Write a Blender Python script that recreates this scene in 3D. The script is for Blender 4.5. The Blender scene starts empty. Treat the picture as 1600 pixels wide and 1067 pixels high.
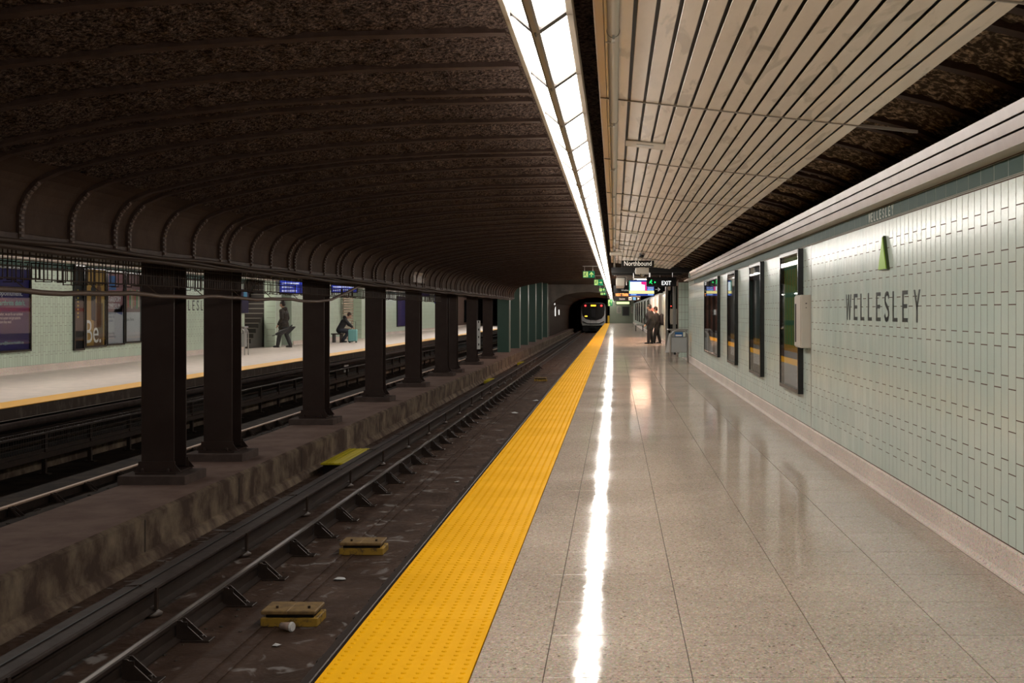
import bpy, math, random
from mathutils import Vector, Matrix, noise
random.seed(7)
R = math.radians
sc = bpy.context.scene
col = sc.collection
F = 1803.0; EYE = 1.49
# ---------------------------------------------------------------- camera, world, exposure
cd = bpy.data.cameras.new('camera'); cam = bpy.data.objects.new('camera', cd); col.objects.link(cam)
cam.location = (0, 0, EYE); cam.rotation_euler = (R(90), 0, 0)
cd.sensor_width = 36; cd.lens = F / 1600 * 36
cd.shift_x = -160.5 / 1600; cd.shift_y = -48.0 / 1600
cd.clip_start = .05; cd.clip_end = 600
sc.camera = cam
w = bpy.data.worlds.new('world'); sc.world = w; w.use_nodes = True
w.node_tree.nodes['Background'].inputs[0].default_value = (.02, .018, .016, 1)
w.node_tree.nodes['Background'].inputs[1].default_value = .05
sc.view_settings.view_transform = 'Standard'; sc.view_settings.look = 'None'
sc.view_settings.gamma = 1; sc.view_settings.use_curve_mapping = False
sc.view_settings.exposure = 0.0
LENS_POWER = 26.0       # radiance of the luminaire diffusers
FAR_POWER = 52.0
sc.cycles.use_denoising = True
sc.cycles.max_bounces = 8; sc.cycles.diffuse_bounces = 5; sc.cycles.glossy_bounces = 4
sc.cycles.sample_clamp_indirect = 6

# ---------------------------------------------------------------- materials
MATS = {}
def mat(name, c, rough=.5, metal=0, c2=None, scale=4, lo=.4, hi=.6, detail=5, stretch=(1,1,1), bump=0, bscale=60, bdist=.01,
        island=0, emit=0, spec=.5, coat=0, rvar=0, alpha=None):
    if name in MATS: return MATS[name]
    m = bpy.data.materials.new(name); m.use_nodes = True; nt = m.node_tree; N = nt.nodes; L = nt.links
    b = N['Principled BSDF']; MATS[name] = m
    b.inputs['Base Color'].default_value = (*c, 1); b.inputs['Roughness'].default_value = rough
    b.inputs['Metallic'].default_value = metal; b.inputs['Specular IOR Level'].default_value = spec
    b.inputs['Coat Weight'].default_value = coat; b.inputs['Coat Roughness'].default_value = .08
    g = N.new('ShaderNodeNewGeometry'); mp = N.new('ShaderNodeMapping'); mp.inputs['Scale'].default_value = stretch
    L.new(g.outputs['Position'], mp.inputs[0])
    out = None
    if c2:
        n = N.new('ShaderNodeTexNoise'); n.inputs['Scale'].default_value = scale; n.inputs['Detail'].default_value = detail
        n.inputs['Roughness'].default_value = .65
        L.new(mp.outputs[0], n.inputs['Vector'])
        r = N.new('ShaderNodeMapRange'); r.inputs[1].default_value = lo; r.inputs[2].default_value = hi
        L.new(n.outputs[0], r.inputs[0])
        mx = N.new('ShaderNodeMix'); mx.data_type = 'RGBA'; mx.inputs[6].default_value = (*c, 1); mx.inputs[7].default_value = (*c2, 1)
        L.new(r.outputs[0], mx.inputs[0]); out = mx.outputs[2]
        if rvar:
            rr = N.new('ShaderNodeMapRange'); rr.inputs[3].default_value = rough; rr.inputs[4].default_value = rough + rvar
            L.new(r.outputs[0], rr.inputs[0]); L.new(rr.outputs[0], b.inputs['Roughness'])
    if island:
        hs = N.new('ShaderNodeHueSaturation'); 
        if out: L.new(out, hs.inputs['Color'])
        else: hs.inputs['Color'].default_value = (*c, 1)
        r2 = N.new('ShaderNodeMapRange'); r2.inputs[3].default_value = 1 - island; r2.inputs[4].default_value = 1 + island
        L.new(g.outputs['Random Per Island'], r2.inputs[0]); L.new(r2.outputs[0], hs.inputs['Value']); out = hs.outputs[0]
    if out: L.new(out, b.inputs['Base Color'])
    if bump:
        n2 = N.new('ShaderNodeTexNoise'); n2.inputs['Scale'].default_value = bscale; n2.inputs['Detail'].default_value = 4
        L.new(mp.outputs[0], n2.inputs['Vector'])
        bp = N.new('ShaderNodeBump'); bp.inputs['Strength'].default_value = bump; bp.inputs['Distance'].default_value = bdist
        L.new(n2.outputs[0], bp.inputs['Height']); L.new(bp.outputs[0], b.inputs['Normal'])
    if emit:
        b.inputs['Emission Color'].default_value = (*c, 1); b.inputs['Emission Strength'].default_value = emit
    return m
def glassmat():
    m = bpy.data.materials.new('clear_glass'); m.use_nodes = True; nt = m.node_tree; N = nt.nodes; L = nt.links
    N.remove(N['Principled BSDF']); o = N['Material Output']
    t = N.new('ShaderNodeBsdfTransparent'); t.inputs[0].default_value = (.9, .92, .92, 1)
    g = N.new('ShaderNodeBsdfGlossy'); g.inputs['Roughness'].default_value = .02
    lw = N.new('ShaderNodeLayerWeight'); lw.inputs[0].default_value = .5
    pw = N.new('ShaderNodeMath'); pw.operation = 'POWER'; pw.inputs[1].default_value = 5; L.new(lw.outputs['Facing'], pw.inputs[0])
    f = N.new('ShaderNodeMath'); f.operation = 'MULTIPLY_ADD'; f.inputs[1].default_value = .75; f.inputs[2].default_value = .012; L.new(pw.outputs[0], f.inputs[0])
    mx = N.new('ShaderNodeMixShader'); L.new(f.outputs[0], mx.inputs[0]); L.new(t.outputs[0], mx.inputs[1]); L.new(g.outputs[0], mx.inputs[2])
    L.new(mx.outputs[0], o.inputs[0]); return m
GLASS = glassmat()
def terrazzo(name, base, dark, light, rough, joint=False):
    m = bpy.data.materials.new(name); m.use_nodes = True; nt = m.node_tree; N = nt.nodes; L = nt.links
    b = N['Principled BSDF']; g = N.new('ShaderNodeNewGeometry')
    v = N.new('ShaderNodeTexVoronoi'); v.inputs['Scale'].default_value = 95; L.new(g.outputs['Position'], v.inputs['Vector'])
    cr = N.new('ShaderNodeValToRGB'); L.new(v.outputs['Color'], cr.inputs[0]); e = cr.color_ramp.elements
    e[0].position = .0; e[0].color = (*dark, 1); e[1].position = .23; e[1].color = (*base, 1)
    cr.color_ramp.interpolation = 'LINEAR'
    x = cr.color_ramp.elements.new(.6); x.color = (*base, 1); x = cr.color_ramp.elements.new(.85); x.color = (*light, 1)
    v2 = N.new('ShaderNodeTexVoronoi'); v2.inputs['Scale'].default_value = 220; L.new(g.outputs['Position'], v2.inputs['Vector'])
    mx = N.new('ShaderNodeMix'); mx.data_type = 'RGBA'; mx.blend_type = 'MULTIPLY'; mx.inputs[0].default_value = .45
    L.new(cr.outputs[0], mx.inputs[6]); L.new(v2.outputs['Color'], mx.inputs[7])
    n = N.new('ShaderNodeTexNoise'); n.inputs['Scale'].default_value = .9; n.inputs['Detail'].default_value = 6; L.new(g.outputs['Position'], n.inputs['Vector'])
    hs = N.new('ShaderNodeHueSaturation'); L.new(mx.outputs[2], hs.inputs['Color']); hs.inputs['Saturation'].default_value = .75
    r = N.new('ShaderNodeMapRange'); r.inputs[1].default_value = .3; r.inputs[2].default_value = .7; r.inputs[3].default_value = .96; r.inputs[4].default_value = 1.22
    L.new(n.outputs[0], r.inputs[0]); L.new(r.outputs[0], hs.inputs['Value']); L.new(hs.outputs[0], b.inputs['Base Color'])
    rr = N.new('ShaderNodeMapRange'); rr.inputs[1].default_value = .35; rr.inputs[2].default_value = .7; rr.inputs[3].default_value = rough; rr.inputs[4].default_value = rough + .07
    L.new(n.outputs[0], rr.inputs[0]); L.new(rr.outputs[0], b.inputs['Roughness'])
    n2 = N.new('ShaderNodeTexNoise'); n2.inputs['Scale'].default_value = 5; n2.inputs['Detail'].default_value = 2; L.new(g.outputs['Position'], n2.inputs['Vector'])
    bp = N.new('ShaderNodeBump'); bp.inputs['Strength'].default_value = .12; bp.inputs['Distance'].default_value = .01
    b.inputs['Specular IOR Level'].default_value = 0
    gl = N.new('ShaderNodeBsdfGlossy'); L.new(rr.outputs[0], gl.inputs['Roughness']); L.new(bp.outputs[0], gl.inputs['Normal'])
    lw = N.new('ShaderNodeLayerWeight'); lw.inputs[0].default_value = .5
    pw = N.new('ShaderNodeMath'); pw.operation = 'POWER'; pw.inputs[1].default_value = 5; L.new(lw.outputs['Facing'], pw.inputs[0])
    fm = N.new('ShaderNodeMath'); fm.operation = 'MULTIPLY_ADD'; fm.inputs[1].default_value = .56; fm.inputs[2].default_value = .035; L.new(pw.outputs[0], fm.inputs[0])
    ms = N.new('ShaderNodeMixShader'); L.new(fm.outputs[0], ms.inputs[0]); L.new(b.outputs[0], ms.inputs[1]); L.new(gl.outputs[0], ms.inputs[2]); L.new(ms.outputs[0], N['Material Output'].inputs[0])
    L.new(n2.outputs[0], bp.inputs['Height']); L.new(bp.outputs[0], b.inputs['Normal'])
    MATS[name] = m; return m
def trackmat():
    m = mat('track_slab', (.052, .031, .022), .75, c2=(.105, .068, .052), scale=1.6, lo=.35, hi=.7, bump=.6, bscale=30, bdist=.01, spec=.12)
    nt = m.node_tree; N = nt.nodes; L = nt.links; b = N['Principled BSDF']
    src = b.inputs['Base Color'].links[0].from_socket
    g = N.new('ShaderNodeNewGeometry'); n = N.new('ShaderNodeTexNoise'); n.inputs['Scale'].default_value = 3.2; n.inputs['Detail'].default_value = 9; n.inputs['Distortion'].default_value = 1.3
    L.new(g.outputs['Position'], n.inputs['Vector'])
    r = N.new('ShaderNodeMapRange'); r.inputs[1].default_value = .60; r.inputs[2].default_value = .69; r.inputs[4].default_value = .8; L.new(n.outputs[0], r.inputs[0])
    mx = N.new('ShaderNodeMix'); mx.data_type = 'RGBA'; mx.inputs[7].default_value = (.28, .26, .25, 1)
    L.new(r.outputs[0], mx.inputs[0]); L.new(src, mx.inputs[6]); L.new(mx.outputs[2], b.inputs['Base Color'])
    n3 = N.new('ShaderNodeMapRange'); n3.inputs[1].default_value = .4; n3.inputs[2].default_value = .6; n3.inputs[3].default_value = .45; n3.inputs[4].default_value = .8
    L.new(n.outputs[0], n3.inputs[0]); L.new(n3.outputs[0], b.inputs['Roughness'])
    return m
M_TERR = terrazzo('terrazzo_floor', (.54, .41, .30), (.15, .10, .065), (.70, .56, .43), .06)
M_BASE = terrazzo('terrazzo_base', (.86, .68, .57), (.45, .27, .20), (.92, .80, .70), .35)
M_FARFLOOR = mat('far_floor', (.72, .62, .55), .45, c2=(.62, .54, .48), scale=3, spec=.2)
M_JOINT = mat('joint', (.10, .08, .065), .8)
M_TACT = mat('tactile_yellow', (.84, .42, .0), .62, c2=(.76, .375, .0), scale=1.3, lo=.4, hi=.65, rvar=.1, spec=.08)
M_TILE = mat('mint_glazed_tile', (.61, .73, .67), .2, island=.06, bump=.25, bscale=18, bdist=.004, c2=(.68, .77, .70), scale=1.0)
M_TILEF = mat('mint_tile_far', (.56, .68, .56), .35, island=.06)
M_GROUT = mat('red_brown_grout', (.11, .062, .045), .9)
M_DGREEN = mat('dark_green_tile', (.040, .085, .070), .45, island=.15, spec=.08)
M_PALEGROUT = mat('pale_grout', (.35, .38, .34), .8)
M_ROUGH = mat('sprayed_ceiling', (.016, .009, .006), .9, c2=(.17, .115, .09), scale=34, lo=.42, hi=.70, detail=8, bump=1, bscale=55, bdist=.03, spec=.08)
M_ROUGH2 = mat('peeling_concrete', (.06, .042, .028), .85, c2=(.70, .54, .38), scale=22, lo=.48, hi=.72, detail=8, bump=1, bscale=40, bdist=.04, spec=.08)
M_HAUNCH = mat('painted_brown_concrete', (.040, .023, .016), .7, c2=(.055, .034, .024), scale=2.5, bump=.15, bscale=30, spec=.08)
M_RIB = mat('brown_rib_steel', (.045, .028, .022), .5, c2=(.065, .042, .034), scale=8, spec=.08)
M_RIVET = mat('dusty_rib_edge', (.12, .085, .07), .5, spec=.08)
M_COLM = mat('column_brown_paint', (.040, .025, .021), .42, c2=(.050, .033, .028), scale=1.5, spec=.22)
M_GCOL = mat('column_green_paint', (.035, .085, .068), .3)
M_PED = mat('dusty_pedestal', (.085, .062, .055), .85, c2=(.11, .082, .072), scale=5, spec=.08)
M_BENCH = mat('dusty_concrete_top', (.16, .105, .088), .85, c2=(.21, .145, .122), scale=1.8, bump=.3, bscale=25, spec=.08)
M_BFACE = mat('stained_concrete_face', (.085, .058, .046), .8, c2=(.36, .28, .20), scale=2.2, lo=.42, hi=.78, detail=9, stretch=(1, 1, .8), bump=.4, bscale=20, spec=.08)
M_TRACK = trackmat()
M_RAIL = mat('rusty_rail', (.045, .033, .028), .4, metal=.3, c2=(.06, .042, .034), scale=10, spec=.22)
M_SHINE = mat('worn_rail_head', (.30, .25, .22), .3, metal=.9)
M_DUSTYRAIL = mat('tan_rail_head', (.50, .34, .25), .5)
M_COVER = mat('black_cover_board', (.044, .030, .026), .55, c2=(.065, .048, .043), scale=6, spec=.15)
M_BLACK = mat('black', (.008, .007, .007), .5)
M_BLK2 = mat('black_gloss', (.010, .010, .011), .18)
M_SLAT = mat('beige_metal_slat', (.70, .60, .485), .26, c2=(.60, .51, .41), scale=2.2, lo=.45, hi=.75, stretch=(2.5, .5, 1), bump=.12, bscale=1.3, bdist=.03, spec=.5)
M_EDGE = mat('salmon_edge_strip', (.66, .50, .39), .3)
M_FASC = mat('pinkish_metal_fascia', (.52, .42, .385), .25, c2=(.46, .37, .34), scale=1.5, bump=.12, bscale=1.5, bdist=.02, spec=.5)
M_GREYM = mat('grey_metal', (.42, .41, .38), .3, metal=.6)
M_CREAM = mat('cream_enamel', (.50, .45, .37), .35)
M_PIPE = mat('painted_pipe', (.66, .63, .58), .2)
M_CABLE = mat('brown_cable', (.055, .038, .030), .5, spec=.08)
M_CONDUIT = mat('tan_conduit', (.15, .105, .082), .45, spec=.22)
M_STEEL = mat('brushed_steel', (.46, .45, .44), .28, metal=.9)
M_LENS = mat('lit_diffuser', (1, .95, .885), .5, emit=LENS_POWER)
M_LENSF = mat('lit_diffuser_far', (1, .95, .88), .5, emit=FAR_POWER)
M_WHITE = mat('white_paint', (.75, .75, .73), .45)
M_YEL = mat('worn_yellow_paint', (.42, .25, .03), .6, c2=(.12, .075, .03), scale=14, lo=.5, hi=.62)
M_YEL2 = mat('tan_board', (.30, .19, .07), .6, c2=(.18, .11, .045), scale=10)
M_YELB = mat('bright_yellow_board', (.62, .52, .02), .5)
M_YELD = mat('far_yellow_strip', (.85, .42, .01), .5)
M_LGREEN = mat('lime_green', (.35, .62, .05), .4)
M_TEXT = mat('dark_green_lettering', (.022, .030, .026), .3)
M_PALETEXT = mat('pale_lettering', (.42, .45, .38), .4)
def flat(name, c, emit=0, rough=.5): return mat(name, c, rough, emit=emit, spec=.1)

# ---------------------------------------------------------------- mesh helpers
class MB:
    def __init__(s): s.v = []; s.f = []; s.mi = []; s.mats = []
    def m(s, mt):
        if mt is None: return 0
        if mt not in s.mats: s.mats.append(mt)
        return s.mats.index(mt)
    def face(s, pts, mt=None):
        n = len(s.v); s.v += [tuple(p) for p in pts]; s.f.append(tuple(range(n, n + len(pts)))); s.mi.append(s.m(mt))
    def add(s, vs, fs, mt=None):
        n = len(s.v); s.v += [tuple(p) for p in vs]; k = s.m(mt)
        for f in fs: s.f.append(tuple(i + n for i in f)); s.mi.append(k)
    def box(s, x0, x1, y0, y1, z0, z1, mt=None, bev=0):
        if x1 < x0: x0, x1 = x1, x0
        if y1 < y0: y0, y1 = y1, y0
        if z1 < z0: z0, z1 = z1, z0
        if bev <= 0:
            s.add([(x0,y0,z0),(x1,y0,z0),(x1,y1,z0),(x0,y1,z0),(x0,y0,z1),(x1,y0,z1),(x1,y1,z1),(x0,y1,z1)],
                  [(0,3,2,1),(4,5,6,7),(0,1,5,4),(1,2,6,5),(2,3,7,6),(3,0,4,7)], mt); return
        b = min(bev, (x1-x0)*.45, (y1-y0)*.45, (z1-z0)*.45)
        X = (x0, x1); Y = (y0, y1); Z = (z0, z1); vs = []; idx = {}
        for i in (0, 1):
            for j in (0, 1):
                for k in (0, 1):
                    sx, sy, sz = (1-2*i)*b, (1-2*j)*b, (1-2*k)*b
                    idx[i,j,k,0] = len(vs); vs.append((X[i], Y[j]+sy, Z[k]+sz))
                    idx[i,j,k,1] = len(vs); vs.append((X[i]+sx, Y[j], Z[k]+sz))
                    idx[i,j,k,2] = len(vs); vs.append((X[i]+sx, Y[j]+sy, Z[k]))
        fs = []
        I = idx
        for a in (0, 1):
            fs.append((I[a,0,0,0],I[a,1,0,0],I[a,1,1,0],I[a,0,1,0])); fs.append((I[0,a,0,1],I[1,a,0,1],I[1,a,1,1],I[0,a,1,1])); fs.append((I[0,0,a,2],I[1,0,a,2],I[1,1,a,2],I[0,1,a,2]))
            for c in (0, 1):
                fs.append((I[0,a,c,1],I[1,a,c,1],I[1,a,c,2],I[0,a,c,2]))
                fs.append((I[a,0,c,0],I[a,1,c,0],I[a,1,c,2],I[a,0,c,2]))
                fs.append((I[a,c,0,0],I[a,c,1,0],I[a,c,1,1],I[a,c,0,1]))
                for d in (0, 1): fs.append((I[a,c,d,0],I[a,c,d,1],I[a,c,d,2]))
        cx = Vector(((x0+x1)/2,(y0+y1)/2,(z0+z1)/2)); out = []
        for f in fs:
            p = [Vector(vs[i]) for i in f]; n = (p[1]-p[0]).cross(p[2]-p[0]); c = sum(p, Vector())/len(p) - cx
            out.append(f if n.dot(c) > 0 else f[::-1])
        s.add(vs, out, mt)
    def prism(s, poly, axis, a0, a1, mt=None, cap=True):
        """poly in the two other axes; extruded along axis ('x','y','z')"""
        def P(u, v, a):
            return (a, u, v) if axis == 'x' else ((u, a, v) if axis == 'y' else (u, v, a))
        n = len(poly); ar = sum(poly[i][0]*poly[(i+1)%n][1]-poly[(i+1)%n][0]*poly[i][1] for i in range(n))
        if (ar > 0) != (axis != 'y'): poly = poly[::-1]
        vs = [P(u, v, a0) for u, v in poly] + [P(u, v, a1) for u, v in poly]
        fs = [(i, (i+1)%n, n+(i+1)%n, n+i) for i in range(n)]
        if cap: fs += [tuple(range(n-1, -1, -1)), tuple(range(n, 2*n))]
        if a1 < a0: fs = [f[::-1] for f in fs]
        s.add(vs, fs, mt)
    def tube(s, pts, r, n=8, mt=None, cap=True):
        pts = [Vector(p) for p in pts]; rs = r if isinstance(r, (list, tuple)) else [r]*len(pts); vs = []; prev = None
        for i, p in enumerate(pts):
            d = (pts[min(i+1, len(pts)-1)] - pts[max(i-1, 0)]).normalized()
            if prev is None: u = d.cross(Vector((0, 0, 1)) if abs(d.z) < .9 else Vector((1, 0, 0))).normalized()
            else: u = (prev - d*prev.dot(d)).normalized()
            prev = u; v = d.cross(u)
            for k in range(n):
                a = 2*math.pi*k/n; vs.append(p + (u*math.cos(a)+v*math.sin(a))*rs[i])
        fs = []
        for i in range(len(pts)-1):
            for k in range(n): fs.append((i*n+k, i*n+(k+1)%n, (i+1)*n+(k+1)%n, (i+1)*n+k))
        if cap: fs += [tuple(range(n-1, -1, -1)), tuple(range((len(pts)-1)*n, len(pts)*n))]
        s.add(vs, fs, mt)
    def lathe(s, prof, c, n=16, mt=None):
        vs = []; 
        for r, z in prof:
            for k in range(n): a = 2*math.pi*k/n; vs.append((c[0]+r*math.cos(a), c[1]+r*math.sin(a), c[2]+z))
        fs = [(i*n+k, i*n+(k+1)%n, (i+1)*n+(k+1)%n, (i+1)*n+k) for i in range(len(prof)-1) for k in range(n)]
        fs += [tuple(range(n-1, -1, -1)), tuple(range((len(prof)-1)*n, len(prof)*n))]
        s.add(vs, fs, mt)
    def sphere(s, c, r, n=10, mt=None, sc_=(1,1,1)):
        vs = []; fs = []; h = n//2+1
        vs.append((c[0], c[1], c[2]-r*sc_[2]))
        for i in range(1, h):
            t = -math.pi/2 + math.pi*i/h
            for k in range(n): a = 2*math.pi*k/n; vs.append((c[0]+r*sc_[0]*math.cos(t)*math.cos(a), c[1]+r*sc_[1]*math.cos(t)*math.sin(a), c[2]+r*sc_[2]*math.sin(t)))
        vs.append((c[0], c[1], c[2]+r*sc_[2])); L = len(vs)-1
        for k in range(n): fs.append((0, 1+(k+1)%n, 1+k)); fs.append((L, 1+(h-2)*n+k, 1+(h-2)*n+(k+1)%n))
        for i in range(h-2):
            for k in range(n): fs.append((1+i*n+k, 1+i*n+(k+1)%n, 1+(i+1)*n+(k+1)%n, 1+(i+1)*n+k))
        s.add(vs, fs, mt)
    def mesh(s, name, mt=None, smooth=False, org=(0,0,0)):
        me = bpy.data.meshes.new(name); o = Vector(org)
        me.from_pydata([(x-o[0], y-o[1], z-o[2]) for x, y, z in s.v], [], s.f)
        ml = s.mats or [mt]
        if mt is not None and not s.mats: ml = [mt]
        for q in ml: me.materials.append(q)
        if s.mats: me.polygons.foreach_set('material_index', s.mi)
        if smooth: me.polygons.foreach_set('use_smooth', [True]*len(s.f))
        me.update(); return me
def link(name, me, parent=None, loc=(0,0,0)):
    o = bpy.data.objects.new(name, me); col.objects.link(o)
    if parent is not None: o.parent = parent
    o.location = loc; return o
def ob(name, mb, mt=None, parent=None, smooth=False, loc=(0,0,0)):
    return link(name, mb.mesh(name, mt, smooth), parent, loc)
def tag(o, label=None, cat=None, group=None, kind=None):
    if label: o['label'] = label
    if cat: o['category'] = cat
    if group: o['group'] = group
    if kind: o['kind'] = kind
    return o
def thing(name, label, cat, loc=(0,0,0), rz=0, group=None):
    o = bpy.data.objects.new(name, None); col.objects.link(o); o.location = loc; o.rotation_euler = (0, 0, rz)
    o.empty_display_size = .1
    return tag(o, label, cat, group)
def struct(name, mb, mt=None, parent=None, smooth=False):
    o = ob(name, mb, mt, parent, smooth); 
    if parent is None: o['kind'] = 'structure'
    return o
def copy_tree(o, parent=None):
    c = o.copy(); col.objects.link(c); c.parent = parent
    for ch in list(o.children): copy_tree(ch, c)
    return c
def one(name, f, mt=None, parent=None, smooth=False, loc=(0,0,0)):
    mb = MB(); f(mb); return ob(name, mb, mt, parent, smooth, loc)
ORD = ['nearest', 'second', 'third', 'fourth', 'fifth', 'sixth', 'seventh', 'eighth', 'ninth', 'tenth', 'eleventh', 'twelfth', 'thirteenth', 'fourteenth', 'fifteenth', 'sixteenth', 'seventeenth', 'eighteenth', 'nineteenth', 'twentieth']
_T = ['', '', 'twent', 'thirt', 'fort']; _U = ['', 'first', 'second', 'third', 'fourth', 'fifth', 'sixth', 'seventh', 'eighth', 'ninth']
ORD2 = ['first'] + ORD[1:20] + [(_T[n//10] + ('ieth' if n % 10 == 0 else 'y-' + _U[n % 10])) for n in range(21, 50)]
class Fr:
    """a vertical drawing frame: origin, horizontal direction, outward normal"""
    def __init__(s, o, x, n): s.o = Vector(o); s.x = Vector(x); s.n = Vector(n)
    def p(s, u, v, d=0): return s.o + s.x*u + Vector((0, 0, v)) + s.n*d
    def box(s, mb, u0, u1, v0, v1, d0, d1, mt=None, bev=0):
        a = s.p(u0, v0, d0); b = s.p(u1, v1, d1); mb.box(a[0], b[0], a[1], b[1], a[2], b[2], mt, bev)
    def poly(s, mb, pts, d0, d1, mt=None):
        n = len(pts); vs = [s.p(u, v, d0) for u, v in pts] + [s.p(u, v, d1) for u, v in pts]
        fs = [(i, (i+1)%n, n+(i+1)%n, n+i) for i in range(n)] + [tuple(range(n, 2*n))]
        mb.add(vs, fs, mt)
def front(x, y, z): return Fr((x, y, z), (1, 0, 0), (0, -1, 0))       # faces the camera
def rightw(y, z=0, x=2.22): return Fr((x, y, z), (0, -1, 0), (-1, 0, 0))
def leftw(y, z=0, x=-14.1): return Fr((x, y, z), (0, 1, 0), (1, 0, 0))
_tc = {}
def textpts(s):
    if s in _tc: return _tc[s]
    cu = bpy.data.curves.new('t', 'FONT'); cu.body = s; cu.resolution_u = 3; cu.space_line = .9
    o = bpy.data.objects.new('t', cu); me = bpy.data.meshes.new_from_object(o)
    vs = [(v.co.x, v.co.y) for v in me.vertices]; fs = [tuple(p.vertices) for p in me.polygons]
    x0 = min(a for a, b in vs); x1 = max(a for a, b in vs); y0 = min(b for a, b in vs); y1 = max(b for a, b in vs)
    bpy.data.objects.remove(o); bpy.data.curves.remove(cu); bpy.data.meshes.remove(me)
    _tc[s] = ([((a-x0)/(x1-x0), (b-y0)/(y1-y0)) for a, b in vs], fs, (x1-x0)/(y1-y0)); return _tc[s]
def text(s, fr, u, v, h, mt, parent, width=None, d=.004, name='lettering', center=False):
    vs, fs, asp = textpts(s); wd = width or h*asp
    if center: u -= wd/2
    mb = MB(); mb.add([fr.p(u+a*wd, v+b*h, d) for a, b in vs], fs)
    return ob(name, mb, mt, parent)

# ---------------------------------------------------------------- the near platform
Y0, YE = -6.0, 138.0
g = MB(); g.box(-1.18, 2.4, Y0, YE, -.30, -.012, M_JOINT); floor = struct('floor', g)
g = MB(); g.box(-.92, 2.4, Y0, YE, -1.3, -.3, M_BFACE); struct('trim_1', g)
XJ = [-.587, -.29, .316, .925, 1.535, 2.15]
k = -2; cnt = 0; rest = MB(); meshes = {}
for i in range(5):
    g = MB(); g.box(XJ[i]+.002, XJ[i+1]-.002, .002, .608, -.012, 0, None, .0012); meshes[i] = g.mesh('floor_tile', M_TERR)
y = 5.91 - .61*20; row = 0
while y < YE - .6:
    if 4.0 < y < 4.0 + 59*.61:
        for i in range(5): link('floor_tile', meshes[i], floor, (0, y, 0))
    else:
        for i in range(5): rest.box(XJ[i]+.0015, XJ[i+1]-.0015, y+.0015, y+.6085, -.012, 0)
    y += .61
o = ob('floor_tiles', rest, M_TERR, floor); o['kind'] = 'stuff'
# tactile strip
g = MB(); W = .611; Ln = 1.2192
g.box(-1.2+.0, -.587-.002, .0015, Ln-.0015, -.011, .006, None, .002)
for i in range(10):
    for j in range(20):
        cx = -1.2+.033+i*.0605; cy = .033+j*.0607; vs = []
        for r_, z_ in ((.0125, .006), (.0075, .0105)):
            for q in range(6): a = q*math.pi/3; vs.append((cx+r_*math.cos(a), cy+r_*math.sin(a), z_))
        g.add(vs, [(q, (q+1)%6, 6+(q+1)%6, 6+q) for q in range(6)] + [(6, 7, 8, 9, 10, 11)])
tact = g.mesh('tactile_tile', M_TACT)
ts = thing('tactile_edge_strip', 'bright yellow strip of raised-dot tiles along the near platform edge', 'tactile paving', (0, 0, 0))
n = 0; y = 5.545 - Ln*9
while y < YE - Ln:
    link('tactile_tile', tact, ts, (0, y, 0)); y += Ln
one('edge_nosing', lambda m: (m.box(-1.2, -1.15, Y0, YE, -.13, -.012, None, .004), m.box(-1.235, -1.2, Y0, YE, -.10, -.045, None, .01)), M_BLACK, ts)
# ---------------------------------------------------------------- right wall
XW = 2.22; TP = .1225; TH = .2376; ZB = .17; ZT = 2.23; WEND = 34.5
g = MB(); g.box(XW-.0052, XW+.3, Y0, WEND, 0, 2.36, M_GROUT); g.box(XW-.0052, XW+.3, 49, YE, 0, 2.36, M_GROUT); wall = struct('wall_right', g)
# cove base
prof = [(XW+.01, 0), (XW-.052, 0), (XW-.044, .012), (XW-.034, .03), (XW-.028, .07), (XW-.022, ZB-.012), (XW-.010, ZB-.002), (XW+.01, ZB)]
for nm, a, b in (('baseboard_right', Y0, WEND), ('baseboard_right', 49, YE)):
    bb = MB(); bb.prism([(XW+.01, 0), (XW-.07, 0), (XW-.07, .001), (XW+.01, .001)], 'y', a, b); o = struct(nm, bb, M_BASE)
    y = a
    while y < b:
        e = min(y+1.83, b); 
        if y < 60: one('base_block', lambda m: m.prism(prof, 'y', y+.002, e-.002), M_BASE, o)
        else: one('base_block', lambda m: m.prism(prof, 'y', y, b-.002), M_BASE, o); break
        y = e
def joints(odd): 
    z0 = EYE + (.51 if odd else .5826); zs = [z0 - k*TH for k in range(-1, 9)]; zs = sorted([z for z in zs if ZB+.01 < z < ZT-.01]); return [ZB+.003] + zs + [ZT-.003]
tmesh = {}
def tile_mesh(h):
    q = round(h, 4)
    if q not in tmesh:
        m = MB(); m.box(-.0062, .006, .0034, TP-.0034, .0030, h-.0030, None, .0006); tmesh[q] = m.mesh('wall_tile', M_TILE)
    return tmesh[q]
rest = MB(); ncol = 0; y = 6.0
idx = 0; yy = 6.0 - TP*98; cols = []
while yy < WEND - .1: cols.append(yy); yy += TP
for ci, yy in enumerate(cols):
    zs = joints(ci % 2)
    for z0, z1 in zip(zs, zs[1:]):
        if 6.0 - .01 <= yy < 6.0 + TP*31: link('wall_tile', tile_mesh(z1-z0), wall, (XW, yy, z0)); ncol += 1
        elif yy > 1: rest.box(XW-.0062, XW+.006, yy+.0034, yy+TP-.0034, z0+.003, z1-.003)
        else: rest.box(XW-.006, XW+.006, yy+.002, yy+TP-.002, z0+.002, z1-.002)
yy = 49.0; ci = 0
while yy < 137:
    zs = joints(ci % 2)
    for z0, z1 in zip(zs, zs[1:]): rest.box(XW-.006, XW+.006, yy+.003, yy+TP-.003, z0+.002, z1-.002)
    yy += TP; ci += 1
o = ob('wall_tiles', rest, M_TILE, wall); o['kind'] = 'stuff'
one('expansion_bead', lambda m: m.box(XW-.008, XW, 13.02-.02, 13.02, ZB, ZT), M_STEEL, wall)
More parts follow.
